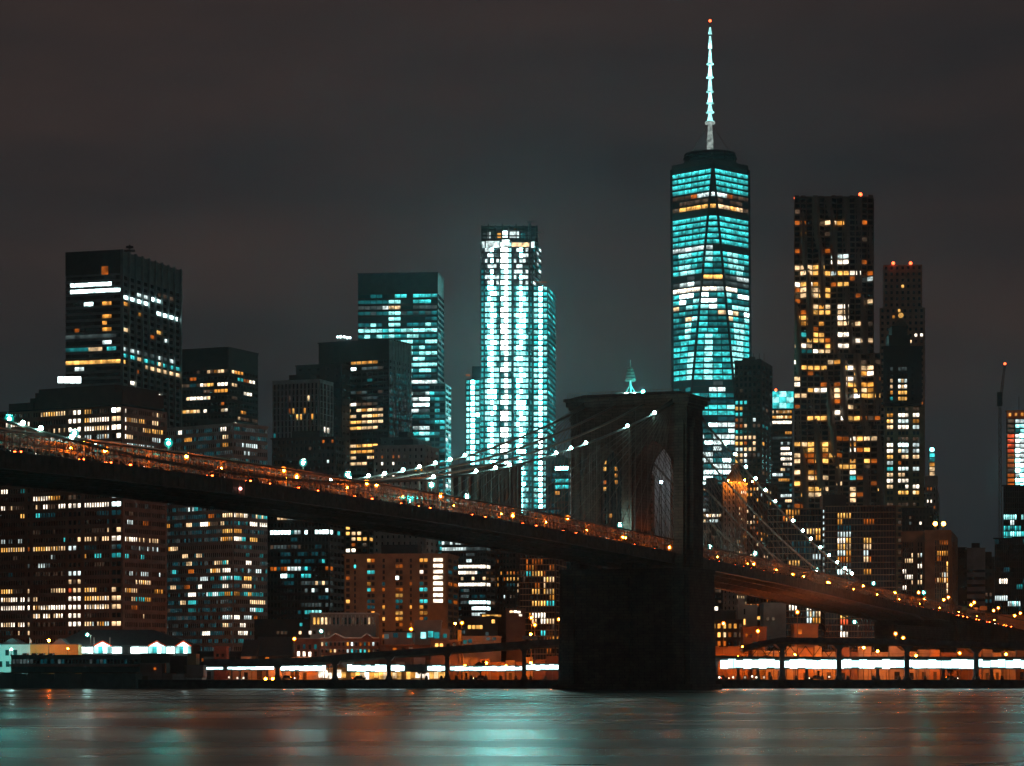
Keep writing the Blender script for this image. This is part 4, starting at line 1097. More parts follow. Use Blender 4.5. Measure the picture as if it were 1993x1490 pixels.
lined("brick apartment block with thin pale floor bands left of the granite tower", 1010, 1012, 1080, 1100, 1052, 10, 11.6, 12, 3, K("K7", [
    (455, 1725, 1790, 'o'), (495, 1735, 1750, 'o'), (530, 1690, 1710, 'T'), (528, 1725, 1795, 'oA'), (565, 1800, 1865, 'wA'), (600, 1800, 1810, 'w'), (635, 1730, 1760, 'A'), (632, 1790, 1865, 'wA'), (670, 1830, 1860, 'a'), (710, 1725, 1795, 'A'), (710, 1825, 1865, 'T'), (785, 1720, 1800, 'W'), (820, 1775, 1860, 'Ww'), (850, 1730, 1755, 'w'),
    (890, 1780, 1800, 'T'), (930, 1790, 1900, 'oa', .5)]), rnd=[(0, .08, 'oad')])

# ---- behind the granite tower and through its arches
db = building("dark_slab_tower", "dark slab tower seen through the left arch with amber windows", 1450, 1150, 1238, 1262, 775, 12, "black", 13, 8, 3, .5, .6, rnd=[(0, .03, 'a')], roofbox=False,
    lit=K("K3", [(812, 330, 352, 'A'), (840, 330, 352, 'A'), (898, 330, 352, 'A'), (980, 332, 350, 'o'), (1010, 335, 346, 'a'), (1040, 335, 346, 'A'), (895, 408, 420, 'a'), (945, 408, 420, 'a'), (975, 408, 420, 'a')]))
mast = empty("lattice_mast", (PX(1227, 1450), 1460, db.z1 + .7), "white floodlit antenna mast poking above the granite tower", "mast")
zt_ = lambda y: PZ(y, 1460)
MB().tube([(PX(1227, 1460), 1460, db.z1 + .7), (PX(1227, 1460), 1460, zt_(742)), (PX(1227, 1460), 1460, zt_(700))], [.9, .45, .2], 6).build("pole", "white", mast)
for k in range(9):
    y = 717 + k * 3; r_ = 1.6 + .22 * k
    MB().tube([(PX(1227, 1460), 1460, zt_(y)), (PX(1227, 1460), 1460, zt_(y - 1.6))], [r_, r_ * .85], 8).build("antenna_tier", "white" if k % 2 else "lightstone", mast)
for sx in (-4.5, 0, 4.5):
    MB().bar((PX(1227, 1460) + sx, 1460 + abs(sx) * .3, db.z1 + .6), (PX(1227, 1460), 1460, zt_(748)), .5).build("leg", "white", mast)
MB().bx(PX(1196, 1455), PX(1246, 1455), 1452, 1470, db.z1 + .72, PZ(764, 1455)).build("platform", "dark", mast)
MB().ball((PX(1251, 1455), 1452, PZ(763, 1455)), .8).build("lamp", L_TEAL, mast)
for px in (1219, 1235): MB().ball((PX(px, 1452), 1451.5, PZ(766, 1452)), .5).build("floodlight", L_WHITE, mast)
building("pleated_slab", "pale pleated windowless slab seen through the right arch", 1300, 1246, 1302, 1316, 835, 14, "white", 16, 18, 3, .55, .96, core="greystone", rnd=None, roofbox=False, dep=.8)
building("brick_block", "brick block with small orange windows at the left edge of the right arch", 1180, 1236, 1262, 1272, 925, 14, "brown", 11, 3, 1, .4, .5, rnd=[(0, .35, 'oa', 3, 30, 0)])
building("teal_banded_office", "sliver of teal-lit office just left of the granite tower", 1750, 1062, 1108, 1124, 893, 10, "dark", 12, 5, 2, .95, .6, lit=[(911, 1078, 1110, 'Z'), (933, 1078, 1110, 'T'), (943, 1078, 1110, 'T'), (954, 1078, 1090, 'a')], rnd=[(0, .2, 'b')], core="tglass")

# ---- right of the granite tower
dk = building("dark_ragged_tower", "dark ragged-topped tower partly hiding the tallest tower's right side", 1560, 1430, 1481, 1502, 702, 16, "darkbrown", 11.4, 6, 3, .62, .62, crown=6, roofbox=False, lit=K("N7", [
    (478, 295, 370, 'T'), (545, 295, 335, 'A'), (548, 350, 365, 'w'), (600, 300, 335, 'T'), (655, 445, 465, 'c'), (705, 350, 370, 'w'), (705, 435, 450, 'd'), (710, 525, 560, 't'), (795, 300, 335, 'w'), (800, 355, 370, 'w'), (800, 420, 460, 'w'), (850, 300, 335, 'A'), (850, 355, 370, 'o'), (850, 435, 455, 'w'), (850, 525, 535, 'a'),
    (895, 300, 335, 'c'), (900, 355, 370, 'w'), (893, 420, 465, 'w'), (940, 305, 335, 'w'), (948, 355, 375, 'W'), (940, 400, 465, 'd'), (945, 495, 520, 'g'), (995, 305, 335, 'A'), (1000, 355, 370, 'c'), (1035, 310, 335, 'w')]), rnd=[(0, .05, 'do'), (1, .06, 'dg')])
for k, (x0, x1, y) in enumerate(((1446, 1456, 697), (1458, 1470, 694), (1473, 1480, 698))):
    MB().bx(PX(x0, 1562), PX(x1, 1562), 1562, 1574, dk.z1, PZ(y, 1562)).build("roof_turret", "darkbrown", dk.root)
for px in (1466, 1478, 1487):
    MB().bar((PX(px, 1565), 1565, dk.z1), (PX(px, 1565), 1565, dk.z1 + 5), .3).build("aerial", "dark", dk.root)
gl = building("teal_topped_office", "narrow office with a glowing teal glass lantern on top", 1720, 1502, 1541, 1547, 796, 6, "dark", 10.2, 9, 1, .9, .55, roofbox=False, coping=False, lit=K("N7", [
    (570, 625, 820, 'wa', .8), (612, 625, 820, 'aw', .8), (660, 625, 805, 'W'), (760, 745, 800, 'a'), (805, 630, 800, 'g'), (855, 695, 800, 'wc', .8), (900, 710, 775, 'W'), (950, 695, 800, 'W', .9), (998, 695, 800, 'W', .9), (1045, 695, 805, 'W', .9), (1092, 695, 775, 'wa', .8), (1135, 625, 700, 'c'), (1190, 680, 760, 'a'), (1330, 700, 805, 'c'), (1380, 755, 805, 'w')]),
    rnd=[(0, .12, 'gbt', 6, 40)])
for r_ in range(3):
    for c_ in range(3):
        x0 = 1503.2 + c_ * 14; y0 = 794 - r_ * 11.2
        MB().bx(PX(x0, 1720), PX(x0 + 13.3, 1720), 1720.5, 1721, PZ(y0, 1720), PZ(y0 - 10.5, 1720)).build("lantern_pane", EM['Y' if (r_ + c_) % 2 else 'T'], gl.root)
MB().bx(PX(1502.6, 1720), PX(1546, 1720), 1721.2, 1734, gl.z1 + .02, PZ(760, 1720)).build("lantern_core", "tglass", gl.root)
MB().ball((PX(1510, 1720), 1720, PZ(758.5, 1720)), .8).build("beacon", L_RED, gl.root)

# ---- rippled steel apartment tower: bays bulge in and out by height
YG = 1450.0
gt = Bld("rippled_tower", "tall rippled steel apartment tower dotted with amber windows", (PX(1630, YG), YG + 15, GZ), "tower")
MB().prism([V2(1549, YG + 4), V2(1701, YG + 4), V2(1701, YG + 34), V2(1553, YG + 34)], GZ, PZ(384, YG)).build("core", "black", gt.root)
NB = 13; fhg = 10.9 * YG / FPX
zones = [(384, 688, 1546, 1700), (688, 826, 1545, 1714), (826, 1100, 1545, 1721)]
def bulge(j, z): return 1.9 * math.sin(z * .043 + j * .9) * math.sin(j * 1.9 + .4) + 1.0 * math.sin(z * .10 + j * 2.3)
gl_rows = K("K5", [
    (205, 415, 465, 'o'), (262, 445, 470, 'a'), (205, 580, 645, 'aw'), (195, 680, 695, 'A'), (320, 600, 630, 'a'), (380, 600, 675, 'cw'), (405, 600, 675, 'W'), (435, 420, 475, 'wa'), (430, 510, 545, 'A'), (462, 445, 475, 'w'), (462, 605, 620, 'c'), (460, 648, 675, 'A'), (480, 705, 735, 'W'), (488, 808, 825, 'c'),
    (487, 510, 575, 'Aa'), (518, 415, 475, 'WA'), (518, 510, 545, 'a'), (518, 650, 675, 'w'), (543, 650, 675, 'A'), (575, 425, 580, 'woA'), (605, 450, 580, 'Aww'), (660, 485, 500, 'w'), (658, 515, 580, 'aw'), (632, 808, 825, 'w'), (640, 650, 678, 'c'), (662, 650, 678, 'W'), (690, 520, 580, 'oA'), (690, 650, 678, 'w'), (722, 420, 480, 'A'),
    (718, 650, 678, 'W'), (748, 420, 480, 'a'), (745, 530, 540, 'a'), (748, 650, 678, 'w'), (745, 755, 840, 'wd'), (805, 455, 465, 'T'), (805, 515, 545, 'A'), (805, 655, 680, 'W'), (830, 490, 550, 'A'), (828, 750, 820, 'wW'), (862, 425, 480, 'wW'), (858, 570, 580, 'A'), (862, 655, 680, 'W'), (890, 520, 580, 'wW'), (893, 420, 475, 't')]) + K("M6", [
    (300, 115, 175, 'W'), (345, 190, 265, 'A'), (342, 280, 350, 'A'), (295, 410, 425, 'w'), (305, 460, 500, 'a'), (345, 520, 560, 'A'), (345, 565, 595, 'W'), (295, 620, 640, 'w'), (330, 655, 735, 'Aw'), (330, 765, 795, 'w'), (383, 620, 740, 'aA'), (380, 765, 790, 'W'), (440, 115, 175, 'w'), (438, 525, 600, 'wW'), (490, 120, 145, 'W'),
    (482, 530, 640, 'AW'), (470, 655, 685, 'A'), (470, 710, 735, 'a'), (475, 765, 795, 'a'), (525, 240, 270, 'A'), (525, 285, 355, 'W'), (535, 455, 495, 'w'), (520, 655, 740, 'Aw'), (522, 770, 795, 'a'), (580, 120, 180, 'w'), (580, 470, 500, 'w'), (575, 615, 645, 'W'), (565, 705, 740, 'A'), (570, 765, 830, 'A'), (665, 525, 555, 'b'), (665, 575, 595, 'w'),
    (718, 460, 505, 'W'), (760, 245, 355, 'Ao'), (755, 390, 430, 'o'), (758, 520, 605, 'AW'), (755, 655, 690, 'A'), (752, 715, 830, 'od'), (945, 455, 550, 'ow'), (940, 585, 625, 'W'), (938, 645, 775, 'Aw'), (938, 800, 830, 'w'), (990, 110, 155, 'A'), (988, 200, 240, 'w'), (985, 260, 400, 'Aa'), (990, 585, 625, 'a'), (1030, 260, 400, 'Aa'), (1035, 585, 625, 'W'), (1030, 700, 730, 'A'),
    (1080, 115, 155, 'w'), (1080, 205, 250, 'o'), (1078, 260, 425, 'AWo'), (1130, 115, 155, 'w'), (1120, 260, 400, 'Ao'), (1125, 585, 625, 'a'), (1120, 700, 775, 'Aa'), (1125, 800, 830, 'o'), (1180, 455, 495, 'a'), (1185, 510, 555, 'A'), (1172, 585, 625, 'A'), (1225, 115, 155, 'w'), (1215, 265, 340, 'oa'), (1218, 585, 625, 'W'), (1262, 260, 415, 'Aw'), (1268, 585, 625, 'T'), (1265, 645, 680, 'o'),
    (1315, 115, 155, 'A'), (1315, 455, 495, 'w'), (1355, 265, 400, 'Aw'), (1360, 585, 625, 'w'), (1405, 170, 200, 'a'), (1405, 265, 345, 'Aw'), (1405, 585, 625, 'w'), (1450, 595, 630, 'w'), (1365, 865, 895, 'A')])
rg = random.Random(21)
cellsg = {}
wall_g = MB(); cols = []
for (ya, yb_, xl, xr) in zones:
    nrow = round((yb_ - ya) / 10.9)
    for i in range(nrow):
        y = ya + (i + .5) * 10.9
        z = PZ(y, YG); z0_, z1_ = z - fhg / 2, z + fhg / 2
        for j in range(NB):
            x0, x1 = xl + (xr - xl) * j / NB, xl + (xr - xl) * (j + 1) / NB
            d0, d1 = bulge(j, z), bulge(j + 1, z); e0, e1 = bulge(j, z + fhg), bulge(j + 1, z + fhg)
            cellsg[(round(y, 1), j)] = (x0, x1, z, d0, d1)
# wall as one undulating steel sheet per zone, with deep window reveals on each storey
for (ya, yb_, xl, xr) in zones:
    nrow = round((yb_ - ya) / 10.9); vs = []; fs = []
    zs = [PZ(ya, YG) - k * fhg * .5 for k in range(nrow * 2 + 1)]
    xs = [xl + (xr - xl) * q / (NB * 3) for q in range(NB * 3 + 1)]
    for z in zs:
        for q, x_ in enumerate(xs): vs.append((PX(x_, YG), YG - bulge(q / 3, z), z))
    n = len(xs)
    for a in range(len(zs) - 1):
        for q in range(n - 1): fs.append((a * n + q, a * n + q + 1, (a + 1) * n + q + 1, (a + 1) * n + q))
    o0 = len(vs)
    mbz = MB(); mbz.add(vs, fs)
    mbz.prism([(PX(xl, YG) + .3, YG + 3.2), (PX(xr, YG) - .1, YG + 3.2), (PX(xr, YG) - .1, YG + 30), (PX(xl, YG + 30) + 1.5, YG + 30)], zs[-1], zs[0] - .05)
    for x_ in (xl, xr):
        mbz.prism([(PX(x_, YG), YG - bulge(0 if x_ == xl else NB, zs[0])), (PX(x_, YG) + (.3 if x_ == xl else -.3), YG - .2), (PX(x_, YG + 26) + .8 if x_ == xl else PX(x_, YG) - .3, YG + 26), (PX(x_, YG + 26) + .5 if x_ == xl else PX(x_, YG), YG + 26)], zs[-1], zs[0])
    mbz.prism([(PX(xl, YG), YG - 1), (PX(xr, YG), YG - 1), (PX(xr, YG), YG + 26), (PX(xl, YG + 26) + .5, YG + 26)], zs[0], zs[0] + .3)
    mbz.build("wall", "ripple", gt.root)
litg = {}
for r in gl_rows:
    y, x0, x1, code = r[:4]
    ky = min({k[0] for k in cellsg}, key=lambda q: abs(q - y))
    for j in range(NB):
        if (ky, j) not in cellsg: continue
        c = (cellsg[(ky, j)][0] + cellsg[(ky, j)][1]) / 2
        if x0 - 4 <= c <= x1 + 4: litg[(ky, j)] = rg.choice(code)
darks = MB()
items = []
for key, (x0, x1, z, d0, d1) in cellsg.items():
    a = Vector((PX(x0 + 1.5, YG), YG - (d0 * .85 + d1 * .15))); b_ = Vector((PX(x1 - 1.5, YG), YG - (d0 * .15 + d1 * .85)))
    code = litg.get(key)
    if not code:
        if 832 > key[0] > 795 or key[0] < 402: code = None
        elif rg.random() < .07: code = rg.choice('ood')
    (items if code else []).append((a, b_, z, code))
    if not code: darks.box(a, b_, (.08, .2), z - fhg * .33, z + fhg * .33)
darks.build("dark_windows", "glass", gt.root, "stuff")
for k, (a, b_, z, code) in enumerate(items):
    mb = MB(); mb.box(a, b_, (.1, .32), z - fhg * .34, z + fhg * .34)
    mb.build("window", EM[code], gt.root)
for px, py in ((1550, 383), (1676, 376)):
    MB().ball((PX(px, YG), YG + 3, PZ(py, YG)), 1.0).build("beacon", L_RED, gt.root)
for k in range(NB):
    x0 = 1546 + 154 * k / NB
    MB().bx(PX(x0 + 1, YG), PX(x0 + 10, YG), YG + .5 - bulge(k, 300) * .4, YG + 6, PZ(384, YG) + .31, PZ(379 + (k % 3), YG)).build("parapet_panel", "ripple", gt.root)

# ---- brown tower behind, crowned dark tower, and their neighbours
bt = building("brown_stone_tower", "brown stone tower with notched top and red roof lights", 1900, 1712, 1799, 1808, 598, 4, "rose", 12, 8, 3, .45, .5, roofbox=False, coping=False, lit=K("K5", [
    (608, 895, 935, 'W'), (605, 970, 1080, 'W'), (690, 960, 990, 'A'), (720, 935, 945, 'a'), (792, 1055, 1085, 'W'), (845, 1030, 1042, 'w'), (980, 1095, 1112, 'W'), (1295, 1105, 1120, 'a'), (992, 860, 870, 'o'), (640, 865, 880, 'd')]), rnd=[(0, .03, 'o'), (1, .04, 'o')])
a_, b_ = bt.Lc + (bt.C - bt.Lc) * .10 + Vector((0, 4)), bt.Lc + (bt.C - bt.Lc) * .97 + Vector((0, 4))
up = Face(a_, b_, PZ(598, 1900), PZ(513, 1900), 12 * 1900 / FPX, 7, .45, .5)
MB().prism([a_, b_, b_ + Vector((3, 28)), a_ + Vector((3, 28))], PZ(598, 1900), PZ(513, 1900)).build("upper_core", "glass", bt.root)
sk = MB(); up.skin(sk, .45); sk.build("wall", "rose", bt.root)
ub = Bld.__new__(Bld); ub.root = bt.root; ub.faces = [up]; ub.lit = {}; ub.rng = random.Random(4)
ub.light(K("K5", [(530, 965, 1000, 'A')])); ub.windows()
for px in (1740, 1774):
    MB().ball((PX(px, 1900), 1904, PZ(510, 1900)), 1.1).build("beacon", L_RED, bt.root)
ct = building("crowned_tower", "slim tower, black above and tan below, with a pointed crown", 1620, 1722, 1797, 1804, 790, 5, "tan", 11.6, [(.05, .22, 2), (.34, .62, 3), (.72, .90, 2)], 1, .8, .62, roofbox=False, coping=False, lit=K("M6", [
    (730, 905, 955, 'a'), (730, 990, 1080, 'W'), (722, 1115, 1165, 'W'), (800, 905, 965, 'Aw'), (798, 1000, 1085, 'cA'), (800, 1115, 1165, 'a'), (853, 905, 965, 'w'), (850, 1000, 1085, 'aW'), (853, 1145, 1175, 'c'), (970, 905, 965, 'W'), (970, 1000, 1085, 'C'), (968, 1115, 1170, 'c'), (1025, 910, 965, 'W'), (1022, 1005, 1085, 'cw'), (1022, 1120, 1170, 'c'), (1075, 915, 960, 'A'), (1075, 1030, 1085, 'w'), (1072, 1120, 1170, 'w'),
    (1125, 915, 965, 'c'), (1128, 1005, 1025, 'o'), (1175, 915, 965, 'T'), (1175, 1000, 1085, 'cw'), (1172, 1120, 1170, 'c'), (1225, 915, 965, 'w'), (1225, 1005, 1050, 'w'), (1275, 915, 965, 'W'), (1275, 1005, 1090, 'W'), (1325, 1065, 1170, 'W'), (1370, 915, 940, 'w'), (1380, 1010, 1065, 'A'), (1378, 1120, 1180, 'Aw')]), rnd=[(0, .12, 'dd')], core="dark")
A2, B2 = V2(1719, 1618), V2(1794, 1618)
uf = Face(A2, B2, PZ(790, 1618), PZ(673, 1618), 11.6 * 1618 / FPX, [(.10, .25, 2), (.38, .62, 3), (.72, .80, 1)], .8, .6, 12)
MB().prism([A2, B2, B2 + Vector((0, 22)), A2 + Vector((4.5, 22))], PZ(790, 1618) + .05, PZ(673, 1618)).build("upper_core", "glass", ct.root)
sk = MB(); uf.skin(sk, .45); sk.build("upper_wall", "black", ct.root)
ub = Bld.__new__(Bld); ub.root = ct.root; ub.faces = [uf]; ub.lit = {}; ub.rng = random.Random(4)
ub.light(K("M6", [(275, 935, 1075, 'T'), (325, 940, 1110, 'g'), (440, 935, 1075, 'wc'), (495, 935, 1075, 'wW'), (545, 935, 950, 'a'), (545, 995, 1080, 'A'), (600, 935, 955, 'T'), (600, 1000, 1080, 'A'), (650, 935, 1080, 'A')])); ub.windows()
for (x0, x1, y0, y1) in ((1732, 1774, 673, 650), (1738, 1768, 650, 632)):
    MB().bx(PX(x0, 1618), PX(x1, 1618), 1622, 1636, PZ(y0, 1618) + .02, PZ(y1, 1618)).build("crown_tier", "dark", ct.root)
c_ = V2(1753, 1629)
MB().prism([V2(1738, 1622), V2(1768, 1622), V2(1768, 1636), V2(1738, 1636)], PZ(632, 1618) + .02, PZ(612, 1618), [c_ + Vector((-.5, -.5)), c_ + Vector((.5, -.5)), c_ + Vector((.5, .5)), c_ + Vector((-.5, .5))]).build("crown_pyramid", "roof", ct.root)
MB().ball((c_.x, c_.y - 1, PZ(609, 1618)), 1.6).build("crown_lantern", EM['A'], ct.root)
sv = building("stepped_civic_tower", "stepped stone tower with a thin lit lantern at the right", 1750, 1796, 1822, 1832, 945, 10, "lightstone", 12, 4, 2, .4, .5, lit=K("N8", [(833, 5, 40, 'W')]), rnd=[(0, .1, 'o')], roofbox=False)
MB().bx(PX(1800, 1755), PX(1826, 1755), 1756, 1768, sv.z1 + .71, PZ(925, 1755)).build("upper_tier", "lightstone", sv.root)
for k, c in enumerate('TtawwAd'):
    MB().bx(PX(1810.5, 1758), PX(1819, 1758), 1758, 1760, PZ(882 + k * 9 + 6.5, 1758), PZ(882 + k * 9, 1758)).build("lantern_window", EM[c], sv.root)
MB().bx(PX(1810, 1758), PX(1819.6, 1758), 1760.2, 1766, PZ(925, 1755) + .02, PZ(877, 1758)).build("lantern_tower", "dark", sv.root)
MB().ball((PX(1815, 1758), 1760, PZ(874, 1758)), 1.3).build("lantern_lamp", EM['Z'], sv.root)
# orange floodlit building with a pyramid roof
ob = building("floodlit_stone_block", "orange floodlit stone building with a dark hipped roof", 1230, 1408, 1432, 1452, 940, 30, "lightstone", 10.8, 3, 5, .42, .55, lit=K("N7", [
    (1240, 215, 235, 'w'), (1285, 340, 370, 'W'), (1330, 340, 460, 'A'), (1290, 430, 445, 'w'), (1340, 430, 465, 'a'), (1385, 410, 465, 'w'), (1430, 410, 420, 'a'), (1475, 430, 465, 'w')]), rnd=[(0, .12, 'dg'), (1, .25, 'gbaw')], roofbox=False)
MB().prism([ob.Lc, ob.C, ob.Rc, ob.Bk], ob.z1 + .71, PZ(902, 1230), [ob.Lc * .3 + ob.Rc * .7, ob.C * .3 + ob.Bk * .7, ob.Rc * .3 + ob.Lc * .7, ob.Bk * .3 + ob.C * .7]).build("hipped_roof", "roof", ob.root)
for px, py in ((1423, 929), (1437, 928), (1454, 931)):
    f = ob.faces[0] if px < 1432 else ob.faces[1]
    q = min((k / 20 for k in range(21)), key=lambda s_: abs(proj(*(f.A + (f.B - f.A) * s_), 0)[0] - px))
    p = f.A + (f.B - f.A) * q + f.n * 3.2
    MB().ball((p.x, p.y, PZ(py + 6, p.y)), .36).build("floodlight", L_FLOOD, ob.root)
building("brick_tower_block", "brown brick apartment tower with amber rooms behind the cable lights", 1290, 1440, 1478, 1512, 935, 16, "darkbrown", 10.8, 6, 6, .5, .55, rnd=[(0, .25, 'awo'), (1, .28, 'awoc')])
building("dark_office_block", "dark office block half hidden directly right of the granite tower", 1330, 1350, 1404, 1420, 945, 14, "black", 10.5, 9, 3, .8, .55, lit=K("K8", [(360, 65, 110, 'g'), (420, 70, 160, 'wW', .8), (448, 70, 150, 'wc'), (400, 70, 90, 'c'), (255, 65, 80, 'w')]), rnd=[(0, .12, 'gdb')])
# banded apartment blocks right of the tower
lined("long brick apartment block with pale floor bands, left of its rounded twin", 1190, 1494, 1598, 1606, 990, 8, 12.4, 18, 2, K("M7", [
    (208, 205, 290, 'a'), (253, 165, 255, 'Ao'), (340, 345, 380, 'W'), (340, 385, 440, 'cT'), (385, 350, 445, 'wA'), (428, 410, 445, 'a'), (470, 225, 385, 'b', .6), (520, 230, 385, 'b', .6), (565, 390, 445, 'c'), (610, 220, 300, 'A'), (930, 220, 270, 'W'), (935, 355, 385, 'W'), (980, 360, 445, 'cw'), (1025, 360, 450, 'ca')]), roofbox=False)
md = lined("brick apartment block with rounded corner and amber room stacks behind the land span", 1170, 1606.5, 1742, 1756, 984, 8, 12.2, 24, 2, K("M7", [
    (240, 585, 680, 'A'), (287, 590, 625, 'a'), (280, 775, 850, 'Aao'), (340, 590, 670, 'b'), (378, 590, 670, 'tc'), (422, 585, 635, 'W'), (422, 645, 680, 'A'), (418, 775, 830, 'A'), (465, 585, 680, 'wA'), (465, 775, 830, 'w'), (512, 590, 640, 'c'), (515, 660, 680, 'a'), (510, 780, 820, 'c'), (555, 590, 680, 'ao'), (555, 780, 830, 'wo'), (605, 600, 690, 'g'), (650, 590, 690, 'cC'), (650, 775, 830, 'A'), (693, 780, 830, 'a'),
    (1018, 600, 650, 'A'), (1060, 610, 650, 'r'), (1105, 600, 625, 'c'), (1150, 605, 655, 'W')]), roofbox=False)
MB().bx(PX(1601, 1185), PX(1646, 1185), 1184, 1196, md.z1 - 8, PZ(962, 1184)).build("lift_tower", "darkbrown", md.root)
for k in range(14):
    y = 992 + k * 11.5
    MB().bx(PX(1602, 1180), PX(1604, 1180), 1180, 1180.3, PZ(y + 5, 1180), PZ(y, 1180)).build("stair_light", EM['c'], md.root)
cy_ = MB(); seg = [(md.C + Vector((-.5, 4.2))) + Vector((4.2 * math.sin(a * math.pi / 16), -4.2 * math.cos(a * math.pi / 16))) for a in range(9)]
for i in range(15):
    z = md.z1 - i * 12.2 * 1170 / FPX
    MB().prism(seg + [md.C + Vector((-.5, 4.2))], z - .16, z + .16).build("corner_balcony_slab", "tan", md.root)
# masonry block with slots
sb = building("slotted_stone_block", "tan stone block with tall window slots under two roof floodlights", 1260, 1800, 1850, 1861, 1034, 12, "tan", 10.5, [(.38, .92, 6)], 2, .45, .88, crown=16, dep=.8, lit=K("M7", [(520, 1340, 1420, 'a'), (560, 1350, 1365, 'o'), (610, 1420, 1440, 'A'), (655, 1420, 1440, 'A'), (690, 1385, 1440, 'cw'), (735, 1345, 1440, 'aw'), (775, 1420, 1440, 'w'), (805, 1420, 1440, 'w')]), rnd=[(0, .1, 'o')], roofbox=False)
sw = building("slotted_stone_wing", "lower brown wing left of the slotted tan block, white-lit stair windows", 1275, 1754, 1797, 1803, 1036, 12, "brown", 10.5, [(.05, .55, 5), (.72, .97, 2)], 1, .5, .8, crown=18, dep=.7, lit=K("M7", [(605, 1095, 1150, 'w'), (650, 1060, 1100, 'W'), (645, 1195, 1255, 'W'), (692, 1095, 1150, 'W'), (690, 1210, 1240, 'w'), (735, 1150, 1250, 'w'), (772, 1085, 1105, 'W'), (560, 1150, 1245, 'wc')]), rnd=None, roofbox=False)
tw_ = building("dark_setback_block", "dark setback block behind the slotted tan block", 1400, 1755, 1815, 1826, 990, 12, "black", 11, 9, 2, .6, .55, lit=K("M7", [(295, 1200, 1220, 'W'), (322, 1120, 1140, 'g')]), rnd=[(0, .03, 'd')], roofbox=False)
for i, px in enumerate((1820, 1836)):
    lo = empty("roof_floodlight", (PX(px, 1264), 1264, sb.z1 + .7), ("left" if i == 0 else "right") + " of two big amber floodlights on the slotted stone block", "floodlight", "amber roof floodlights")
    MB().tube([(PX(px, 1264), 1264, sb.z1 + .7), (PX(px, 1264), 1264, PZ(1020, 1264))], .2).build("post", "dark", lo)
    MB().ball((PX(px, 1264), 1263.4, PZ(1019, 1264)), 1.0).build("lamp_head", emitter("amber_flood", (1, .42, .05), 30, False, True), lo)
building("dark_blank_block", "dark blank slab right of the slotted tan block", 1480, 1858, 1880, 1884, 1067, 6, "black", 14, 3, 1, .3, .3, rnd=None, roofbox=False)
building("grey_banded_block", "grey concrete tower with horizontal bands near the right edge", 1450, 1882, 1916, 1922, 1068, 8, "greystone", 14, 4, 1, .95, .4, crown=36, rnd=None, rib=(False,))
building("dark_background_block", "small dark block between the grey banded tower and the black tower", 1700, 1908, 1940, 1946, 1085, 8, "black", 13, 4, 1, .5, .5, rnd=[(0, .2, 'bd')])
rt = building("black_ribbed_tower", "black vertically ribbed tower with teal-lit floors at the right edge", 1500, 1953, 2030, 2060, 945, 8, "black", 11, 18, 3, .7, .9, lit=K("N8", [
    (920, 458, 520, 'Y'), (920, 560, 575, 'Y'), (952, 495, 510, 'c'), (980, 460, 550, 'tT'), (1010, 460, 575, 'TY'), (1042, 460, 495, 'T'), (1072, 462, 575, 'YT'), (1295, 440, 470, 'W'), (1330, 535, 560, 't')]), rnd=[(0, .03, 'b')], dep=.8, roofbox=False)
building("black_ribbed_annex", "lower step of the black ribbed tower at the right edge", 1490, 1936, 2020, 2050, 1048, 8, "black", 11, 20, 3, .7, .9, lit=K("N8", [
    (1295, 440, 470, 'W'), (1330, 535, 560, 't'), (1385, 403, 468, 'c'), (1418, 485, 555, 'cY')]), rnd=[(0, .04, 'b')], dep=.8, roofbox=False)
uc = building("unfinished_block", "half-built block with orange netting and white work lights at the right edge", 2000, 1959, 2030, 2060, 800, 6, "dark", 9.6, [(.02, .22, 1), (.24, .50, 2), (.52, .98, 3)], 2, .94, .74, crown=14, lit=(), rnd=None, roofbox=False, core="dark")
ucr = random.Random(8)
for i in range(15):
    for j in range(6): uc.lit[(0, i, j)] = ucr.choice(('oodro' if j == 0 else 'cCYcZ') if i > 2 else ('d' if j == 0 else 'Yct'))
uc.windows()
MB().box(uc.Lc, uc.C, (.6, .8), uc.z1 - 14 * 2000 / FPX, uc.z1 + 1).build("orange_netting", "safety", uc.root)
for k in range(6):
    p = uc.Lc + (uc.C - uc.Lc) * (k + .5) / 6
    MB().bx(p.x - .8, p.x + .8, p.y - 1.7, p.y - 1.5, uc.z1 - 3.4, uc.z1 - 1.2).build("netting_light", EM['a'], uc.root)
MB().bar((PX(1985, 2000), 2004, uc.z1), (PX(1985, 2000), 2004, PZ(770, 2000)), .4).build("aerial", "dark", uc.root)
cr = empty("tower_crane", (PX(1948, 1990), 1990, GZ), "luffing tower crane with red tip light beside the half-built block", "crane")
def lattice(mb, p, q, wd, n):
    p, q = Vector(p), Vector(q)
    for sx in (-wd / 2, wd / 2): mb.bar(p + Vector((sx, 0, 0)), q + Vector((sx * .6, 0, 0)), .5)
    for k in range(n):
        a = p + (q - p) * k / n; b_ = p + (q - p) * (k + 1) / n; s_ = 1 if k % 2 else -1
        mb.bar(a + Vector((s_ * wd / 2, 0, 0)), b_ + Vector((-s_ * wd / 2, 0, 0)), .35)
mb = MB(); lattice(mb, (PX(1948, 1990), 1990, GZ), (PX(1946, 1990), 1990, PZ(790, 1990)), 2.4, 40); mb.build("mast", "steel", cr)
mb = MB(); lattice(mb, (PX(1946, 1990), 1990, PZ(788, 1990)), (PX(1953, 1990), 1985, PZ(711, 1990)), 1.8, 18); mb.build("jib", "steel", cr)
MB().bx(PX(1941, 1990), PX(1950, 1990), 1988, 1992, PZ(790, 1990), PZ(763, 1990)).build("cab", "dark", cr)
MB().ball((PX(1953.5, 1990), 1985, PZ(709, 1990)), .9).build("tip_light", L_RED, cr)

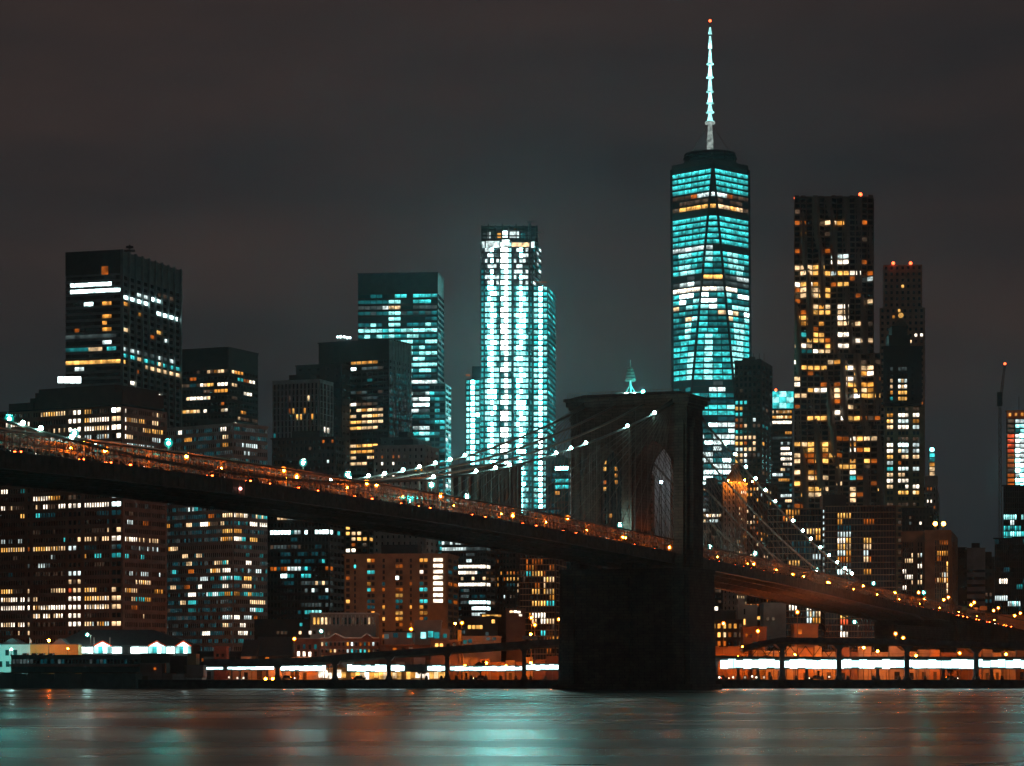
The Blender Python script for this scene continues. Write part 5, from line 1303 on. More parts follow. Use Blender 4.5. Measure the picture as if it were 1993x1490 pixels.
# ================================================================== lamps
LAMPK = {'d': (L_DECK, "orange"), 's': (L_SOD, "orange"), 'S': (L_SODS, "small orange"), 'w': (L_WHITE, "white"), 't': (L_TEAL, "teal")}


def lamp(x, y, z, zb, kind, label, name="street_lamp", r=.5, arm=0.0, group=None):
    o = empty(name, (x + arm, y, zb), label, "lamp", group)
    MB().tube([(x + arm, y, zb), (x + arm, y, z - .1)], [.17, .09], 6).build("post", "steel", o)
    if arm: MB().bar((x + arm, y, z - .1), (x, y, z + r * .6), .12).build("arm", "steel", o)
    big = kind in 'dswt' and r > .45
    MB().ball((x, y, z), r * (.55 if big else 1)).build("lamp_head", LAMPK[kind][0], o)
    if big: MB().ball((x, y, z), r * 1.45, 14, 10).build("globe", {'w': HALO_WHITE, 't': HALO_TEAL}.get(kind, HALO_SOD), o); r *= 1.4  # shell added round the core to imitate the lamp's halo
    MB().tube([(x, y, z + r * .85), (x, y, z + r * 1.35)], [r * .8, r * .3], 8).build("cap", "steel", o)
    return o


ORD = "first second third fourth fifth sixth seventh eighth ninth tenth eleventh twelfth thirteenth fourteenth fifteenth sixteenth seventeenth eighteenth nineteenth twentieth".split()
ORD += ["twenty-" + q for q in ORD[:9]] + ["thirtieth"] + ["thirty-" + q for q in ORD[:9]]


def deck_lamps(lst, lat, kind, what, side, r, arm=.0):
    for i, (px, py) in enumerate(lst):
        t = t_at(px, lat); p = BP(t, lat); z = PZ(py, p.y); zb = zd(t) + .05
        z = max(z, zb + 2.0)
        lamp(p.x, p.y, z, zb, kind, f"{ORD[i]} {what} on the bridge deck, counted leftwards from the granite tower" if side < 0 else f"{ORD[i]} {what} on the bridge deck, counted rightwards from the granite tower", "bridge_lamp", r, arm)


deck_lamps([(1303, 1065), (1212, 1045), (1105, 1008), (998, 1003), (858, 965), (733, 943), (714, 940), (578, 928), (552, 915), (363, 888), (205, 877), (165, 862)], -5.0, 'd', "orange roadway lamp", -1, .55)
deck_lamps([(1467, 1097), (1543, 1118), (1611, 1133), (1680, 1140), (1742, 1153), (1788, 1153), (1799, 1165), (1837, 1167), (1846, 1162), (1890, 1177), (1896, 1172), (1934, 1188), (1943, 1183), (1975, 1198), (1986, 1193)], -5.0, 'd', "orange roadway lamp", 1, .55)
deck_lamps([(1207, 1022), (1246, 1018), (909, 967), (840, 944), (798, 975), (677, 924), (590, 900), (328, 862), (190, 871), (145, 843), (18, 815)], -14.5, 'w', "white promenade lamp", -1, .62)
deck_lamps([(1382, 1065), (1470, 1077), (1590, 1109), (1700, 1135), (1798, 1153)], -14.5, 'w', "white promenade lamp", 1, .62)
for o in [q for q in bpy.data.objects if q.name.startswith("bridge_lamp")]:       # the green-white ones
    px = proj(*o.location)[0]
    if abs(px - 328) < 8 or abs(px - 18) < 8 or abs(px - 798) < 8 or abs(px - 1798) < 6 or abs(px - 1246) < 6:
        if "white" in o["label"]:
            o["label"] = o["label"].replace("white", "greenish")
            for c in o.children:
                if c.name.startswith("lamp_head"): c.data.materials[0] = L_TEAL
                if c.name.startswith("globe"): c.data.materials[0] = HALO_TEAL  # the shell that imitates the lamp's halo
# service lights fixed to the inner truss, small
for i, t in enumerate([-318 + k * 27.6 for k in range(12)] + [32 + k * 27.6 for k in range(14)]):
    mb = MB(); p = B3(t, -8.8, zd(t) + 3.4); mb.ball(p, .2, 8, 6); mb.build("truss_light", L_SOD, br)
# red navigation light under the girder
MB().ball(B3(t_at(468, .3), .3, zd(t_at(468, .3)) - 1.6), .3).build("navigation_light", emitter("nav_red", (1, .35, .3), 12, False, False), br)

# ================================================================== cars on the near lane
car_me = {}
def car_mesh(name, mb, mat):
    if name not in car_me:
        me = bpy.data.meshes.new(name); me.from_pydata(mb.v, [], mb.f); me.materials.append(M[mat] if isinstance(mat, str) else mat); car_me[name] = me
    return car_me[name]
def taper(x0, x1, y0, y1, z0, z1, kx, ky):
    cx, cy0 = (x0 + x1) / 2, (y0 + y1) / 2
    return MB().prism([(x0, y0), (x1, y0), (x1, y1), (x0, y1)], z0, z1, [(cx + (a - cx) * kx, cy0 + (b - cy0) * ky) for a, b in ((x0, y0), (x1, y0), (x1, y1), (x0, y1))])
CARP = [("car_body", taper(-.9, .9, -2.2, 2.2, .3, .85, .96, .97), "carpaint", (0, 0, 0)), ("cabin", taper(-.82, .82, -1.5, 1.1, .85, 1.45, .78, .66), "glass", (0, 0, 0)),
        ("roof_panel", taper(-.62, .62, -1.02, .6, 1.452, 1.5, .9, .9), "carpaint", (0, 0, 0))]
def car(x, y, z, rot, label, group, front=False, paint=None):
    o = empty("car", (x, y, z), label, "car", group); o.rotation_euler = (0, 0, rot)
    for n, mb, mt, loc in CARP:
        c = bpy.data.objects.new(n, car_mesh(n, mb, mt)); COL.link(c); c.parent = o
    wm = car_mesh("wheel", MB().tube([(-.11, 0, 0), (.11, 0, 0)], .33, 10), "tyre")
    for sx in (-.82, .82):
        for sy in (-1.35, 1.35):
            c = bpy.data.objects.new("wheel", wm); COL.link(c); c.parent = o; c.location = (sx, sy, .33)
    tm = car_mesh("tail_light", MB().bx(-.22, .22, -.05, .05, -.10, .10), L_TAIL); hm = car_mesh("headlight", MB().bx(-.16, .16, -.05, .05, -.09, .09), L_HEAD)
    for sx in (-.65, .65):
        c = bpy.data.objects.new("tail_light", tm); COL.link(c); c.parent = o; c.location = (sx, -2.24, .68)
        c = bpy.data.objects.new("headlight", hm); COL.link(c); c.parent = o; c.location = (sx, 2.24, .62)
    return o
t = -322.0; rc = random.Random(3)
while t < 400:
    if not -4 < t < 24:
        lat = rc.choice((-2.6, -2.6, -6.0)); p = BP(t, lat)
        car(p.x, p.y, zd(t) - .045, -TH, "car with red tail lights driving along the near side of the bridge", "cars driving across the bridge")
    t += rc.uniform(5.6, 9.5)

# ================================================================== elevated riverside road
def ramp(label, pts, wid, thick, name="elevated_road", parap=.9, mat="bulk"):
    """pts: photo px, photo y of the deck top, distance; deck follows them"""
    P3 = [Vector((PX(a, d), d, PZ(b, d))) for a, b, d in pts]
    o = empty(name, P3[0], label, "road bridge")
    mb = MB(); vs = []; n = len(P3)
    for p in P3: vs += [p, p + Vector((0, wid, 0)), p + Vector((0, wid, -thick)), p + Vector((0, 0, -thick))]
    fs = [(0, 1, 2, 3), tuple(range(4 * n - 4, 4 * n))[::-1]]
    for i in range(n - 1):
        for k in range(4): fs.append((i * 4 + k, i * 4 + (k + 1) % 4, (i + 1) * 4 + (k + 1) % 4, (i + 1) * 4 + k))
    mb.add(vs, fs); mb.build("deck", mat, o)
    mb = MB()
    for i in range(n - 1): mb.add([P3[i] + Vector((0, -.2, -.4)), P3[i + 1] + Vector((0, -.2, -.4)), P3[i + 1] + Vector((0, .2, -.4)), P3[i] + Vector((0, .2, -.4)), P3[i] + Vector((0, -.2, parap)), P3[i + 1] + Vector((0, -.2, parap)), P3[i + 1] + Vector((0, .2, parap)), P3[i] + Vector((0, .2, parap))],
        [(3, 2, 1, 0), (4, 5, 6, 7), (0, 1, 5, 4), (1, 2, 6, 5), (2, 3, 7, 6), (3, 0, 4, 7)])
    mb.build("parapet", mat, o)
    mb = MB()
    for i in range(n - 1):
        L = (P3[i + 1] - P3[i]).length; k = max(1, int(L / 3))
        for q in range(k):
            a = P3[i] + (P3[i + 1] - P3[i]) * q / k; mb.bar(a + Vector((0, 0, parap)), a + Vector((0, 0, parap + .9)), .07)
        mb.bar(P3[i] + Vector((0, 0, parap + .9)), P3[i + 1] + Vector((0, 0, parap + .9)), .09)
    mb.build("railing", "steel", o, "stuff")
    mb = MB()
    for i in range(n - 1):
        for w_ in (wid * .3, wid * .7): mb.bar(P3[i] + Vector((0, w_, -thick - .3)), P3[i + 1] + Vector((0, w_, -thick - .3)), .5, .6)
    mb.build("girders", "steel", o)
    return o, P3
def column(o, px, Y, top, wd=1.3, name="column"):
    x = PX(px, Y)
    MB().prism([(x - wd / 2, Y - .6), (x + wd / 2, Y - .6), (x + wd / 2, Y + .6), (x - wd / 2, Y + .6)], GZ - .1, PZ(top, Y)).build(name, "bulk", o)
    MB().prism([(x - wd * .95, Y - .75), (x + wd * .95, Y - .75), (x + wd * .95, Y + .75), (x - wd * .95, Y + .75)], GZ - .1, GZ + 1.4, [(x - wd * .55, Y - .65), (x + wd * .55, Y - .65), (x + wd * .55, Y + .65), (x - wd * .55, Y + .65)]).build("column_base", "bulk", o)
    MB().prism([(x - wd * .55, Y - .62), (x + wd * .55, Y - .62), (x + wd * .55, Y + 6), (x - wd * .55, Y + 6)], PZ(top, Y) - 1.4, PZ(top, Y), [(x - wd * 1.4, Y - .62), (x + wd * 1.4, Y - .62), (x + wd * 1.4, Y + 9), (x - wd * 1.4, Y + 9)]).build("column_head", "bulk", o)


lo, LP = ramp("elevated riverside road left of the granite tower, ramp rising to the right", [(396, 1288, 858), (500, 1287, 858), (600, 1285, 858), (660, 1279, 859), (760, 1271, 860), (900, 1261, 862), (1000, 1254, 864), (1120, 1246, 866)], 10, 1.1)
for px, tp_ in ((540, 1291), (652, 1285), (757, 1277), (870, 1269), (1020, 1259)): column(lo, px, 859, tp_)
ro, RP = ramp("upper elevated road right of the granite tower over the white light trail", [(1446, 1260, 866), (1475, 1251, 866), (1520, 1243, 866), (1640, 1245, 866), (1765, 1247, 866), (1900, 1252, 866), (2030, 1257, 866)], 11, 1.05, parap=.5)
for px, tp_ in ((1522, 1252), (1633, 1254), (1765, 1256), (1900, 1261)): column(ro, px, 856.5, tp_ + 1, 1.5)
lw, _ = ramp("lower elevated road with the long white light trail, right of the granite tower", [(1376, 1277, 858), (1460, 1279, 858), (1530, 1279.5, 858), (1700, 1279.5, 858), (1850, 1279.5, 858), (2030, 1280, 858)], 7, .5, parap=.35)
for px in (1394, 1437, 1475, 1525, 1570, 1633, 1708, 1765, 1835, 1900, 1930): column(lw, px, 862, 1283, .9)
for k in range(6):                                       # cross bracing between lower and upper road
    x0 = 1463 + k * 30
    MB().bar((PX(x0, 868), 868, PZ(1277, 868)), (PX(x0 + 15, 868), 868, PZ(1257, 868)), .3).build("brace", "bulk", ro)
    MB().bar((PX(x0 + 30, 868), 868.5, PZ(1277, 868)), (PX(x0 + 15, 868), 868.5, PZ(1257, 868)), .3).build("brace", "bulk", ro)


def band(label, px0, px1, y0, y1, Y, step, gaps=(), name="light_trail", depth=.25):
    """row of glowing boxes in a thin frame, standing in for traffic light trails"""
    o = empty(name, (PX((px0 + px1) / 2, Y), Y, PZ(y1, Y)), label, "light trail")
    x = px0; rr = random.Random(px0)
    while x < px1 - 2:
        e_ = min(x + step, px1)
        if not any(a <= (x + e_) / 2 <= b for a, b in gaps):
            ju = rr.uniform(0, (y1 - y0) * .22); jd = rr.uniform(0, (y1 - y0) * .18)
            MB().bx(PX(x, Y) + .04, PX(e_, Y) - .04, Y - depth, Y, PZ(y1 - jd, Y), PZ(y0 + ju, Y)).build("trail_glow_box", L_TRAIL, o)
        x = e_
    MB().bx(PX(px0, Y), PX(px1, Y), Y + .02, Y + .3, PZ(y1, Y) - .2, PZ(y0, Y) + .2).build("backing", "bulk", o)
    return o
lb_ = band("long white light-trail stand-in along the lower road, right of the granite tower", 1402, 2000, 1282, 1301, 859.5, 15, name="light_trail")
for k in range(19):
    px = 1428 + k * 31 + (k * 7) % 9
    MB().bar((PX(px, 858.9), 858.9, PZ(1303, 859)), (PX(px, 858.9), 858.9, PZ(1281, 859)), .14).build("mullion", "bulk", lb_)
band("short teal-white light-trail stand-in hard against the granite tower's right side", 1379, 1391, 1287, 1299, 861, 6)
band("white light-trail stand-in under the road, leftmost stretch by the pink wall", 398, 533, 1295, 1303, 862, 9, [(432, 440)])
band("white light-trail stand-in under the road, second stretch from the left", 546, 634, 1294, 1305, 862, 9)
band("white light-trail stand-in under the road, third stretch, between two columns", 676, 752, 1293, 1307, 862, 9)
band("white light-trail stand-in under the road, fourth stretch, right of the middle column", 760, 866, 1294, 1306, 862, 9, [(790, 836)])
band("white light-trail stand-in under the road, fifth stretch before the granite tower", 876, 1016, 1296, 1305, 862, 9)
band("white light-trail stand-in under the road, last stretch touching the granite tower", 1024, 1092, 1292, 1304, 862, 9)

# street level behind: retaining walls, shopfronts and their sodium lamps
bw = empty("retaining_wall", (0, 905, GZ), "long concrete wall glowing orange behind the elevated roads", "wall")
rr = random.Random(9)
px = 396
while px < 2010:
    if 1096 < px < 1376: px = 1376
    wd = rr.uniform(14, 34); Y = 905 + rr.uniform(-1, 6); top = rr.uniform(1256, 1270) if px > 1370 else rr.uniform(1276, 1290)
    MB().bx(PX(px, Y), PX(px + wd, Y) - .3, Y, Y + 2, GZ - .1, PZ(top, Y)).build("wall_panel", rr.choice(("concrete", "tan", "lightstone", "concrete", "brown")), bw)
    if rr.random() < .55: MB().bx(PX(px + wd * .3, Y), PX(px + wd * .62, Y), Y - .06, Y + .1, GZ, GZ + rr.uniform(2.2, 3.2)).build("doorway", rr.choice(("dark", "glass", "bulk")), bw)
    px += wd
shops = empty("shopfront_row", (PX(720, 900), 900, GZ), "row of brightly lit shopfronts under the ramp", "shop")
for k in range(30):
    x0 = 602 + k * 9.0
    if rr.random() < .18: continue
    MB().bx(PX(x0, 899), PX(x0 + 8.0, 899), 898.7, 899, GZ + rr.uniform(0, .7), PZ(rr.uniform(1303, 1309), 899)).build("shop_window", EM[rr.choice('AAWaowWA')], shops)
MB().bx(PX(598, 901), PX(874, 901), 899.3, 903, GZ - .1, PZ(1299, 901)).build("wall", "tan", shops)
MB().bx(PX(598, 901), PX(874, 901), 898.2, 899.2, PZ(1302, 899), PZ(1300, 899)).build("awning", "ochre", shops)
i = 0
for px, py, k in ((1033, 1290, 'S'), (1075, 1296, 'S'), (946, 1290, 'S'), (905, 1296, 'S'), (985, 1296, 'S'), (517, 1321, 'S'), (531, 1321, 'S'), (555, 1299, 'S'), (590, 1299, 'S'),
                  (1414, 1290, 'S'), (1450, 1290, 'S'), (1502, 1290, 'S'), (1545, 1290, 'S'), (1590, 1290, 'S'), (1620, 1290, 'S'), (1660, 1290, 'S'), (1690, 1290, 'S'), (1725, 1290, 'S'), (1760, 1290, 'S'), (1800, 1290, 'S'), (1845, 1290, 'S'), (1885, 1290, 'S'), (1925, 1290, 'S'), (1965, 1290, 'S')):
    Y = 896; i += 1
    side = "left" if px < 1100 else "right"
    lamp(PX(px, Y), Y, PZ(py, Y), GZ - .1, k, f"low orange street-level lamp under the {side} elevated road, {ORD[i - 1 if px < 1100 else i - 10]} along", "wall_lamp", .42)
for j, (px, py) in enumerate(((1400, 1318), (1427, 1318), (1450, 1318), (1464, 1316), (1472, 1318), (1487, 1318), (1614, 1317), (446, 1318), (462, 1319), (474, 1319))):
    o = empty("bollard_lamp", (PX(px, 846), 846, GZ - .02), f"white globe bollard lamp on the esplanade, {ORD[j]} of its kind", "lamp", "esplanade bollard lamps")
    MB().tube([(PX(px, 846), 846, GZ - .02), (PX(px, 846), 846, PZ(py, 846) - .2)], .08).build("post", "steel", o)
    MB().ball((PX(px, 846), 846, PZ(py, 846)), .33).build("globe", EM['W'], o)
# tall street lamps
TALL = [(520, 1283, 's', 872), (640, 1281, 's', 872), (573, 1243, 's', 900), (625, 1228, 'w', 890), (170, 1235, 'w', 884), (800, 1224, 's', 905), (899, 1212, 's', 905), (886, 1213, 'S', 906), (1034, 1202, 's', 905), (1041, 1216, 's', 906), (1088, 1205, 's', 905), (1033, 1234, 'S', 904),
        (1408, 1213, 's', 890), (1475, 1228, 's', 892), (1552, 1191, 's', 895), (1663, 1210, 'w', 878), (1743, 1233, 's', 879), (1758, 1241, 's', 876), (1446, 1259, 'S', 880), (1519, 1268, 'S', 879), (1548, 1273, 'S', 880), (1487, 1256, 'S', 881), (1389, 1272, 'S', 880), (1436, 1278, 'S', 881), (1632, 1257, 'S', 880), (1681, 1260, 'S', 880), (1708, 1267, 'S', 881), (1783, 1276, 'S', 880), (1868, 1271, 's', 880), (1958, 1273, 'S', 880)]
WHERE = {520: "at the left end of the ramp", 640: "where the ramp begins to rise", 573: "beside the steep gable roofs", 625: "above the red zigzag-gabled warehouse", 170: "in front of the pier pavilion roof", 800: "beside the teal-lit low roofs", 899: "pair by the billboard, brighter one", 886: "pair by the billboard, dimmer one",
         1034: "in front of the banded block, upper", 1041: "in front of the banded block, lower", 1088: "hard by the granite tower's left edge", 1033: "small one low before the banded block", 1408: "by the brick block with lit windows", 1475: "beside the low wall left of the ramp", 1552: "high above the orange low building", 1663: "under the land span",
         1743: "left one of a pair on the upper road", 1758: "right one of a pair on the upper road"}
for j, (px, py, k, Y) in enumerate(TALL):
    zb = GZ - .1
    if Y in (879, 876) : zb = PZ(1247, 872) - .0
    wh = WHERE.get(px, f"between the two road levels, {ORD[j - 18] if j >= 18 else ''} from the granite tower")
    c = LAMPK[k][1]
    lamp(PX(px, Y), Y, PZ(py, Y), zb, k, f"{c} street lamp {wh}", "street_lamp", .55 if k != 'S' else .38, 1.2 if k == 'w' else 0)

# ================================================================== low buildings along the shore
def gable(name, label, Y, xl, xr, eave, ridge, dep, mat, roofm="roof", along=True, cat="building"):
    o = empty(name, (PX((xl + xr) / 2, Y), Y, GZ), label, cat)
    a, b = PX(xl, Y), PX(xr, Y); ze, zr = PZ(eave, Y), PZ(ridge, Y)
    MB().bx(a, b, Y, Y + dep, GZ - .1, ze).build("wall", mat, o)
    mb = MB()
    if along: mb.add([(a - .3, Y - .4, ze), (b + .3, Y - .4, ze), (b + .3, Y + dep + .4, ze), (a - .3, Y + dep + .4, ze), (a - .3, Y + dep / 2, zr), (b + .3, Y + dep / 2, zr)], [(0, 1, 5, 4), (2, 3, 4, 5), (0, 4, 3), (1, 2, 5), (3, 2, 1, 0)])
    else:
        m_ = (a + b) / 2
        mb.add([(a - .3, Y - .4, ze), (b + .3, Y - .4, ze), (b + .3, Y + dep, ze), (a - .3, Y + dep, ze), (m_, Y - .4, zr), (m_, Y + dep, zr)], [(0, 4, 5, 3), (1, 2, 5, 4), (0, 1, 4), (3, 5, 2), (3, 2, 1, 0)])
    mb.build("roof", roofm, o)
    return o
def wins(o, Y, lst, wd, ht, depth=.12):
    for px, py, c in lst:
        MB().bx(PX(px - wd / 2, Y), PX(px + wd / 2, Y), Y - depth, Y + .05, PZ(py + ht / 2, Y), PZ(py - ht / 2, Y)).build("window", EM[c] if c in EM else M["glass"], o)
# -- pier shed, pavilion, dark quay building and huts at far left
s1 = empty("pier_shed", (PX(60, 884), 884, GZ), "long low pier shed, white at the left end and ochre at the right", "shed")
for k in range(5):
    MB().bx(PX(-30 + k * 17.6, 884), PX(-12.6 + k * 17.6, 884), 884, 896, GZ - .1, PZ(1254, 884)).build("white_wall_panel", "white", s1)
for k in range(6):
    MB().bx(PX(58.2 + k * 15.7, 884), PX(73.7 + k * 15.7, 884), 884, 896, GZ - .1, PZ(1254, 884)).build("ochre_wall_panel", "ochre", s1)
MB().bx(PX(-31, 884), PX(153, 884), 883.6, 897, PZ(1254, 884) + .01, PZ(1252.5, 884)).build("roof_edge", "roofgrey", s1)
for a, b in ((4, 46), (103, 133)):
    m_ = PX((a + b) / 2, 888); ze = PZ(1252.5, 884) + .02
    MB().add([(PX(a, 888), 886, ze), (PX(b, 888), 886, ze), (PX(b, 888), 896, ze), (PX(a, 888), 896, ze), (m_, 886, PZ(1242, 888)), (m_, 896, PZ(1242, 888))], [(0, 4, 5, 3), (1, 2, 5, 4), (0, 1, 4), (3, 5, 2), (3, 2, 1, 0)]).build("roof_gable", "roofgrey", s1)
wins(s1, 884, [(1, 1292, '-'), (15, 1292, '-'), (14, 1270, '-'), (30, 1270, '-')], 7, 11)
lamp(PX(22, 868), 868, PZ(1263, 868), GZ - .02, 'w', "white lamp before the pier shed's white wall", "street_lamp", .27)
lamp(PX(-12, 868), 868, PZ(1280, 868), GZ - .02, 't', "greenish lamp at the picture's left edge by the pier shed", "street_lamp", .4)
lamp(PX(95, 874), 874, PZ(1246, 874), GZ - .02, 's', "orange lamp before the pier shed's ochre wall", "street_lamp", .42)
lamp(PX(132, 874), 874, PZ(1262, 874), GZ - .02, 'S', "small orange lamp at the pier shed's right corner", "street_lamp", .25)
pv = empty("pier_pavilion", (PX(260, 892), 892, GZ), "pier pavilion with big hipped roof and three glowing gables", "pavilion")
ze = PZ(1256, 892); zr = PZ(1225, 905)
a, b = PX(100, 892), PX(372, 892)
MB().add([(a, 890, ze), (b, 890, ze), (b, 930, ze), (a, 930, ze), (PX(163, 910), 908, zr), (PX(300, 910), 908, zr)], [(0, 1, 5, 4), (1, 2, 5), (2, 3, 4, 5), (3, 0, 4), (3, 2, 1, 0)]).build("roof", "roof", pv)
MB().bx(a + 1, b - 1, 892, 928, GZ - .1, ze - .02).build("wall", "dark", pv)
for x0, x1 in ((152, 166), (167, 181), (218, 227), (228, 237), (255, 271), (272, 288), (324, 331), (332, 340)):
    MB().bx(PX(x0, 892), PX(x1, 892), 891.6, 891.9, PZ(1271, 892), PZ(1259, 892)).build("glass_wall_panel", EM['C'], pv)
for x0, x1 in ((183, 217), (289, 322), (342, 372)):
    m_ = (x0 + x1) / 2
    p3 = [(PX(x0, 888), 888, PZ(1257, 888)), (PX(x1, 888), 888, PZ(1257, 888)), (PX(m_, 888), 888, PZ(1248.5, 888))]
    MB().add(p3 + [(q[0], 888.4, q[2]) for q in p3], [(0, 1, 2), (5, 4, 3), (0, 3, 4, 1), (1, 4, 5, 2), (2, 5, 3, 0)]).build("gable_glazing", EM['C'], pv)
    for q in range(4):
        MB().bx(PX(x0 + (x1 - x0) * q / 4 + .4, 888), PX(x0 + (x1 - x0) * (q + 1) / 4 - .4, 888), 888, 888.3, PZ(1271, 888), PZ(1257.5, 888)).build("gable_window", EM['YTCY'[q]], pv)
    for sx in (x0, x1):
        MB().bar((PX(sx, 888), 887.6, PZ(1257, 888)), (PX(m_, 888), 887.6, PZ(1247.5, 888)), .45).build("gable_trim", EM['r'], pv)
    MB().add([(PX(x0, 888), 887.9, PZ(1257, 888) + .1), (PX(m_, 888), 887.9, PZ(1247.8, 888)), (PX(x1, 888), 887.9, PZ(1257, 888) + .1), (PX(x0, 888), 896, PZ(1257, 888) + .1), (PX(m_, 888), 899, PZ(1247.8, 888)), (PX(x1, 888), 896, PZ(1257, 888) + .1)], [(0, 1, 4, 3), (1, 2, 5, 4)]).build("gable_roof", "roof", pv)
for j, px in enumerate((58, 183, 214)):
    fo = empty("flagpole", (PX(px, 882), 882, GZ), ("flagpole with pale flag above the pier shed", "bare flagpole at the left gable of the pier pavilion", "bare flagpole right of the pavilion's left gable")[j], "flagpole")
    MB().tube([(PX(px, 882), 882, GZ - .1), (PX(px, 882), 882, PZ(1240, 882))], .09).build("pole", "white", fo)
    if j == 0: MB().add([(PX(px, 882), 882, PZ(1242, 882)), (PX(px + 3, 882), 882.3, PZ(1246, 882)), (PX(px + 3, 882), 882.3, PZ(1252, 882)), (PX(px, 882), 882, PZ(1249, 882))], [(0, 1, 2, 3)]).build("flag", "white", fo)
qb = empty("quay_building", (PX(147, 850), 850, GZ), "long low dark quay building with a strip of dim teal windows", "building")
MB().bx(PX(22, 850), PX(272, 850), 850, 862, PZ(1310, 850), PZ(1276, 850)).build("wall", "tealpaint", qb)
MB().bx(PX(20, 850), PX(274, 850), 849.4, 863, PZ(1276, 850) + .01, PZ(1274, 850)).build("roof", "roofgrey", qb)
MB().bx(PX(20, 850), PX(274, 850), 848.8, 850, PZ(1297, 850), PZ(1292, 850)).build("string_course", "pinkstone", qb)
for k in range(36):
    MB().bx(PX(25 + k * 6.8, 850), PX(29.6 + k * 6.8, 850), 849.8, 850.05, PZ(1291, 850), PZ(1283, 850)).build("window", EM['g'] if k < 6 else EM[('b', 'g', 'b')[k % 3]] if rr.random() < .3 else M["glass"], qb)
for px in (50, 68, 82, 100):
    MB().bx(PX(px - 4, 855), PX(px + 4, 855), 853, 857, PZ(1274, 855), PZ(1271, 855)).build("roof_vent", "roofgrey", qb)
mb = MB()
qw = empty("quay_wall", (PX(130, 845), 845, 0), "tall dark teal quay wall at the water below the quay building", "wall")
for k in range(12):
    x0 = -40 + k * 26
    MB().bx(PX(x0, 845), PX(x0 + 25.6, 845), 836, 849.5, -2, PZ(1310 + (k % 2) * .6, 845)).build("wall_panel", "tealpaint", qw)
MB().bx(PX(-42, 845), PX(274, 845), 835.6, 849.6, PZ(1310, 845) + .01, PZ(1308, 845)).build("coping", "bulk", qw)
ht2 = empty("pump_house", (PX(332, 852), 852, GZ), "cluster of low pinkish pump house walls beside the quay building", "building")
for x0, x1, y0, y1, m_ in ((273, 316, 1290, 1333, "pinkstone"), (272, 330, 1272, 1289.5, "darkbrown"), (317, 335, 1310, 1333, "pinkstone"), (331, 364, 1276, 1310, "darkbrown"), (336, 358, 1312, 1333, "greystone"), (359, 396, 1294, 1318, "pinkstone"), (359, 394, 1318.5, 1334, "greystone"), (365, 382, 1272, 1293.5, "tan")):
    MB().bx(PX(x0, 851), PX(x1, 851) - .03, 850.5 + (x0 % 7) * .15, 860, PZ(y1, 851), PZ(y0, 851)).build("wall", m_, ht2)
MB().prism([(PX(278, 851), 850.4), (PX(288, 851), 850.4), (PX(288, 851), 850.6), (PX(278, 851), 850.6)], PZ(1332, 851), PZ(1315, 851)).build("door", "brown", ht2)
MB().bx(PX(300, 851), PX(304, 851), 850.2, 850.5, PZ(1303, 851), PZ(1299, 851)).build("window", EM['o'], ht2)
# -- small houses and warehouses behind the ramp
g1 = gable("gabled_house", "steep dark-roofed house whose ochre gable catches the lamp light", 915, 470, 497, 1277, 1244, 22, "tan")
gable("gabled_house", "second steep dark roof right of the ochre gable", 925, 498, 565, 1276, 1238, 20, "darkbrown")
o = empty("brick_house", (PX(600, 920), 920, GZ), "small red brick house with three bright ground-floor windows", "building")
MB().bx(PX(575, 920), PX(622, 920), 920, 934, GZ - .1, PZ(1243, 920)).build("wall", "brick", o)
MB().bx(PX(573, 920), PX(624, 920), 919.6, 934.4, PZ(1243, 920) + .01, PZ(1241, 920)).build("cornice", "lightstone", o)
wins(o, 920, [(581, 1272, 'W'), (592, 1272, 'W'), (603, 1273, 'W'), (614, 1258, 't'), (581, 1259, '-'), (592, 1258, 'b'), (603, 1259, '-'), (614, 1272, '-')], 5, 9)
o = empty("brick_warehouse", (PX(682, 915), 915, GZ), "red brick warehouse with white zigzag gable trim and rows of windows", "building")
A_, B_ = PX(624, 915), PX(738, 915)
prof = [(624, 1241), (640, 1241), (653, 1232), (671, 1241), (703, 1241), (714, 1232), (726, 1241), (738, 1241)]
vs = [(PX(a, 915), 915, PZ(b, 915)) for a, b in prof] + [(B_, 915, GZ - .1), (A_, 915, GZ - .1)]
n = len(vs)
MB().add(vs + [(v[0], 932, v[2]) for v in vs], [tuple(range(n)), tuple(range(n, 2 * n))[::-1]] + [(i, n + i, n + (i + 1) % n, (i + 1) % n) for i in range(n)]).build("wall", "brick", o)
for (a, b), (c, d) in zip(prof[:-1], prof[1:]):
    MB().bar((PX(a, 915), 914.7, PZ(b, 915)), (PX(c, 915), 914.7, PZ(d, 915)), .35).build("gable_trim", "white", o)
for y in (1249, 1263, 1276): MB().bx(A_, B_, 914.8, 915, PZ(y, 915) - .08, PZ(y, 915) + .08).build("string_course", "lightstone", o)
cw = "Awttcwtb--oaa"
for r_, y in enumerate((1253, 1266, 1280)):
    wins(o, 915, [(627 + k * 8.3, y, rr.choice("wA-tTcab--o-d")) for k in range(14)], 3.6, 7)
o = empty("white_arcade_building", (PX(668, 960), 960, GZ), "long white building with a colonnade of tall windows above the warehouse", "building")
MB().bx(PX(604, 960), PX(732, 960), 960, 980, GZ - .1, PZ(1195, 960)).build("wall", "lightstone", o)
MB().bx(PX(602, 960), PX(734, 960), 959.4, 980.5, PZ(1195, 960) + .01, PZ(1192, 960)).build("cornice", "white", o)
wins(o, 960, [(612 + k * 7.6, 1208, 'AAwwd--d--d-d-wd'[k]) for k in range(16)], 3.6, 13)
for k in range(17): MB().bx(PX(607.4 + k * 7.6, 960), PX(609 + k * 7.6, 960), 959.5, 960, PZ(1218, 960), PZ(1197, 960)).build("pilaster", "white", o)
wins(o, 960, [(603.5, 1231, 'W'), (640, 1232, 'd'), (612, 1230, '-')], 5, 7)
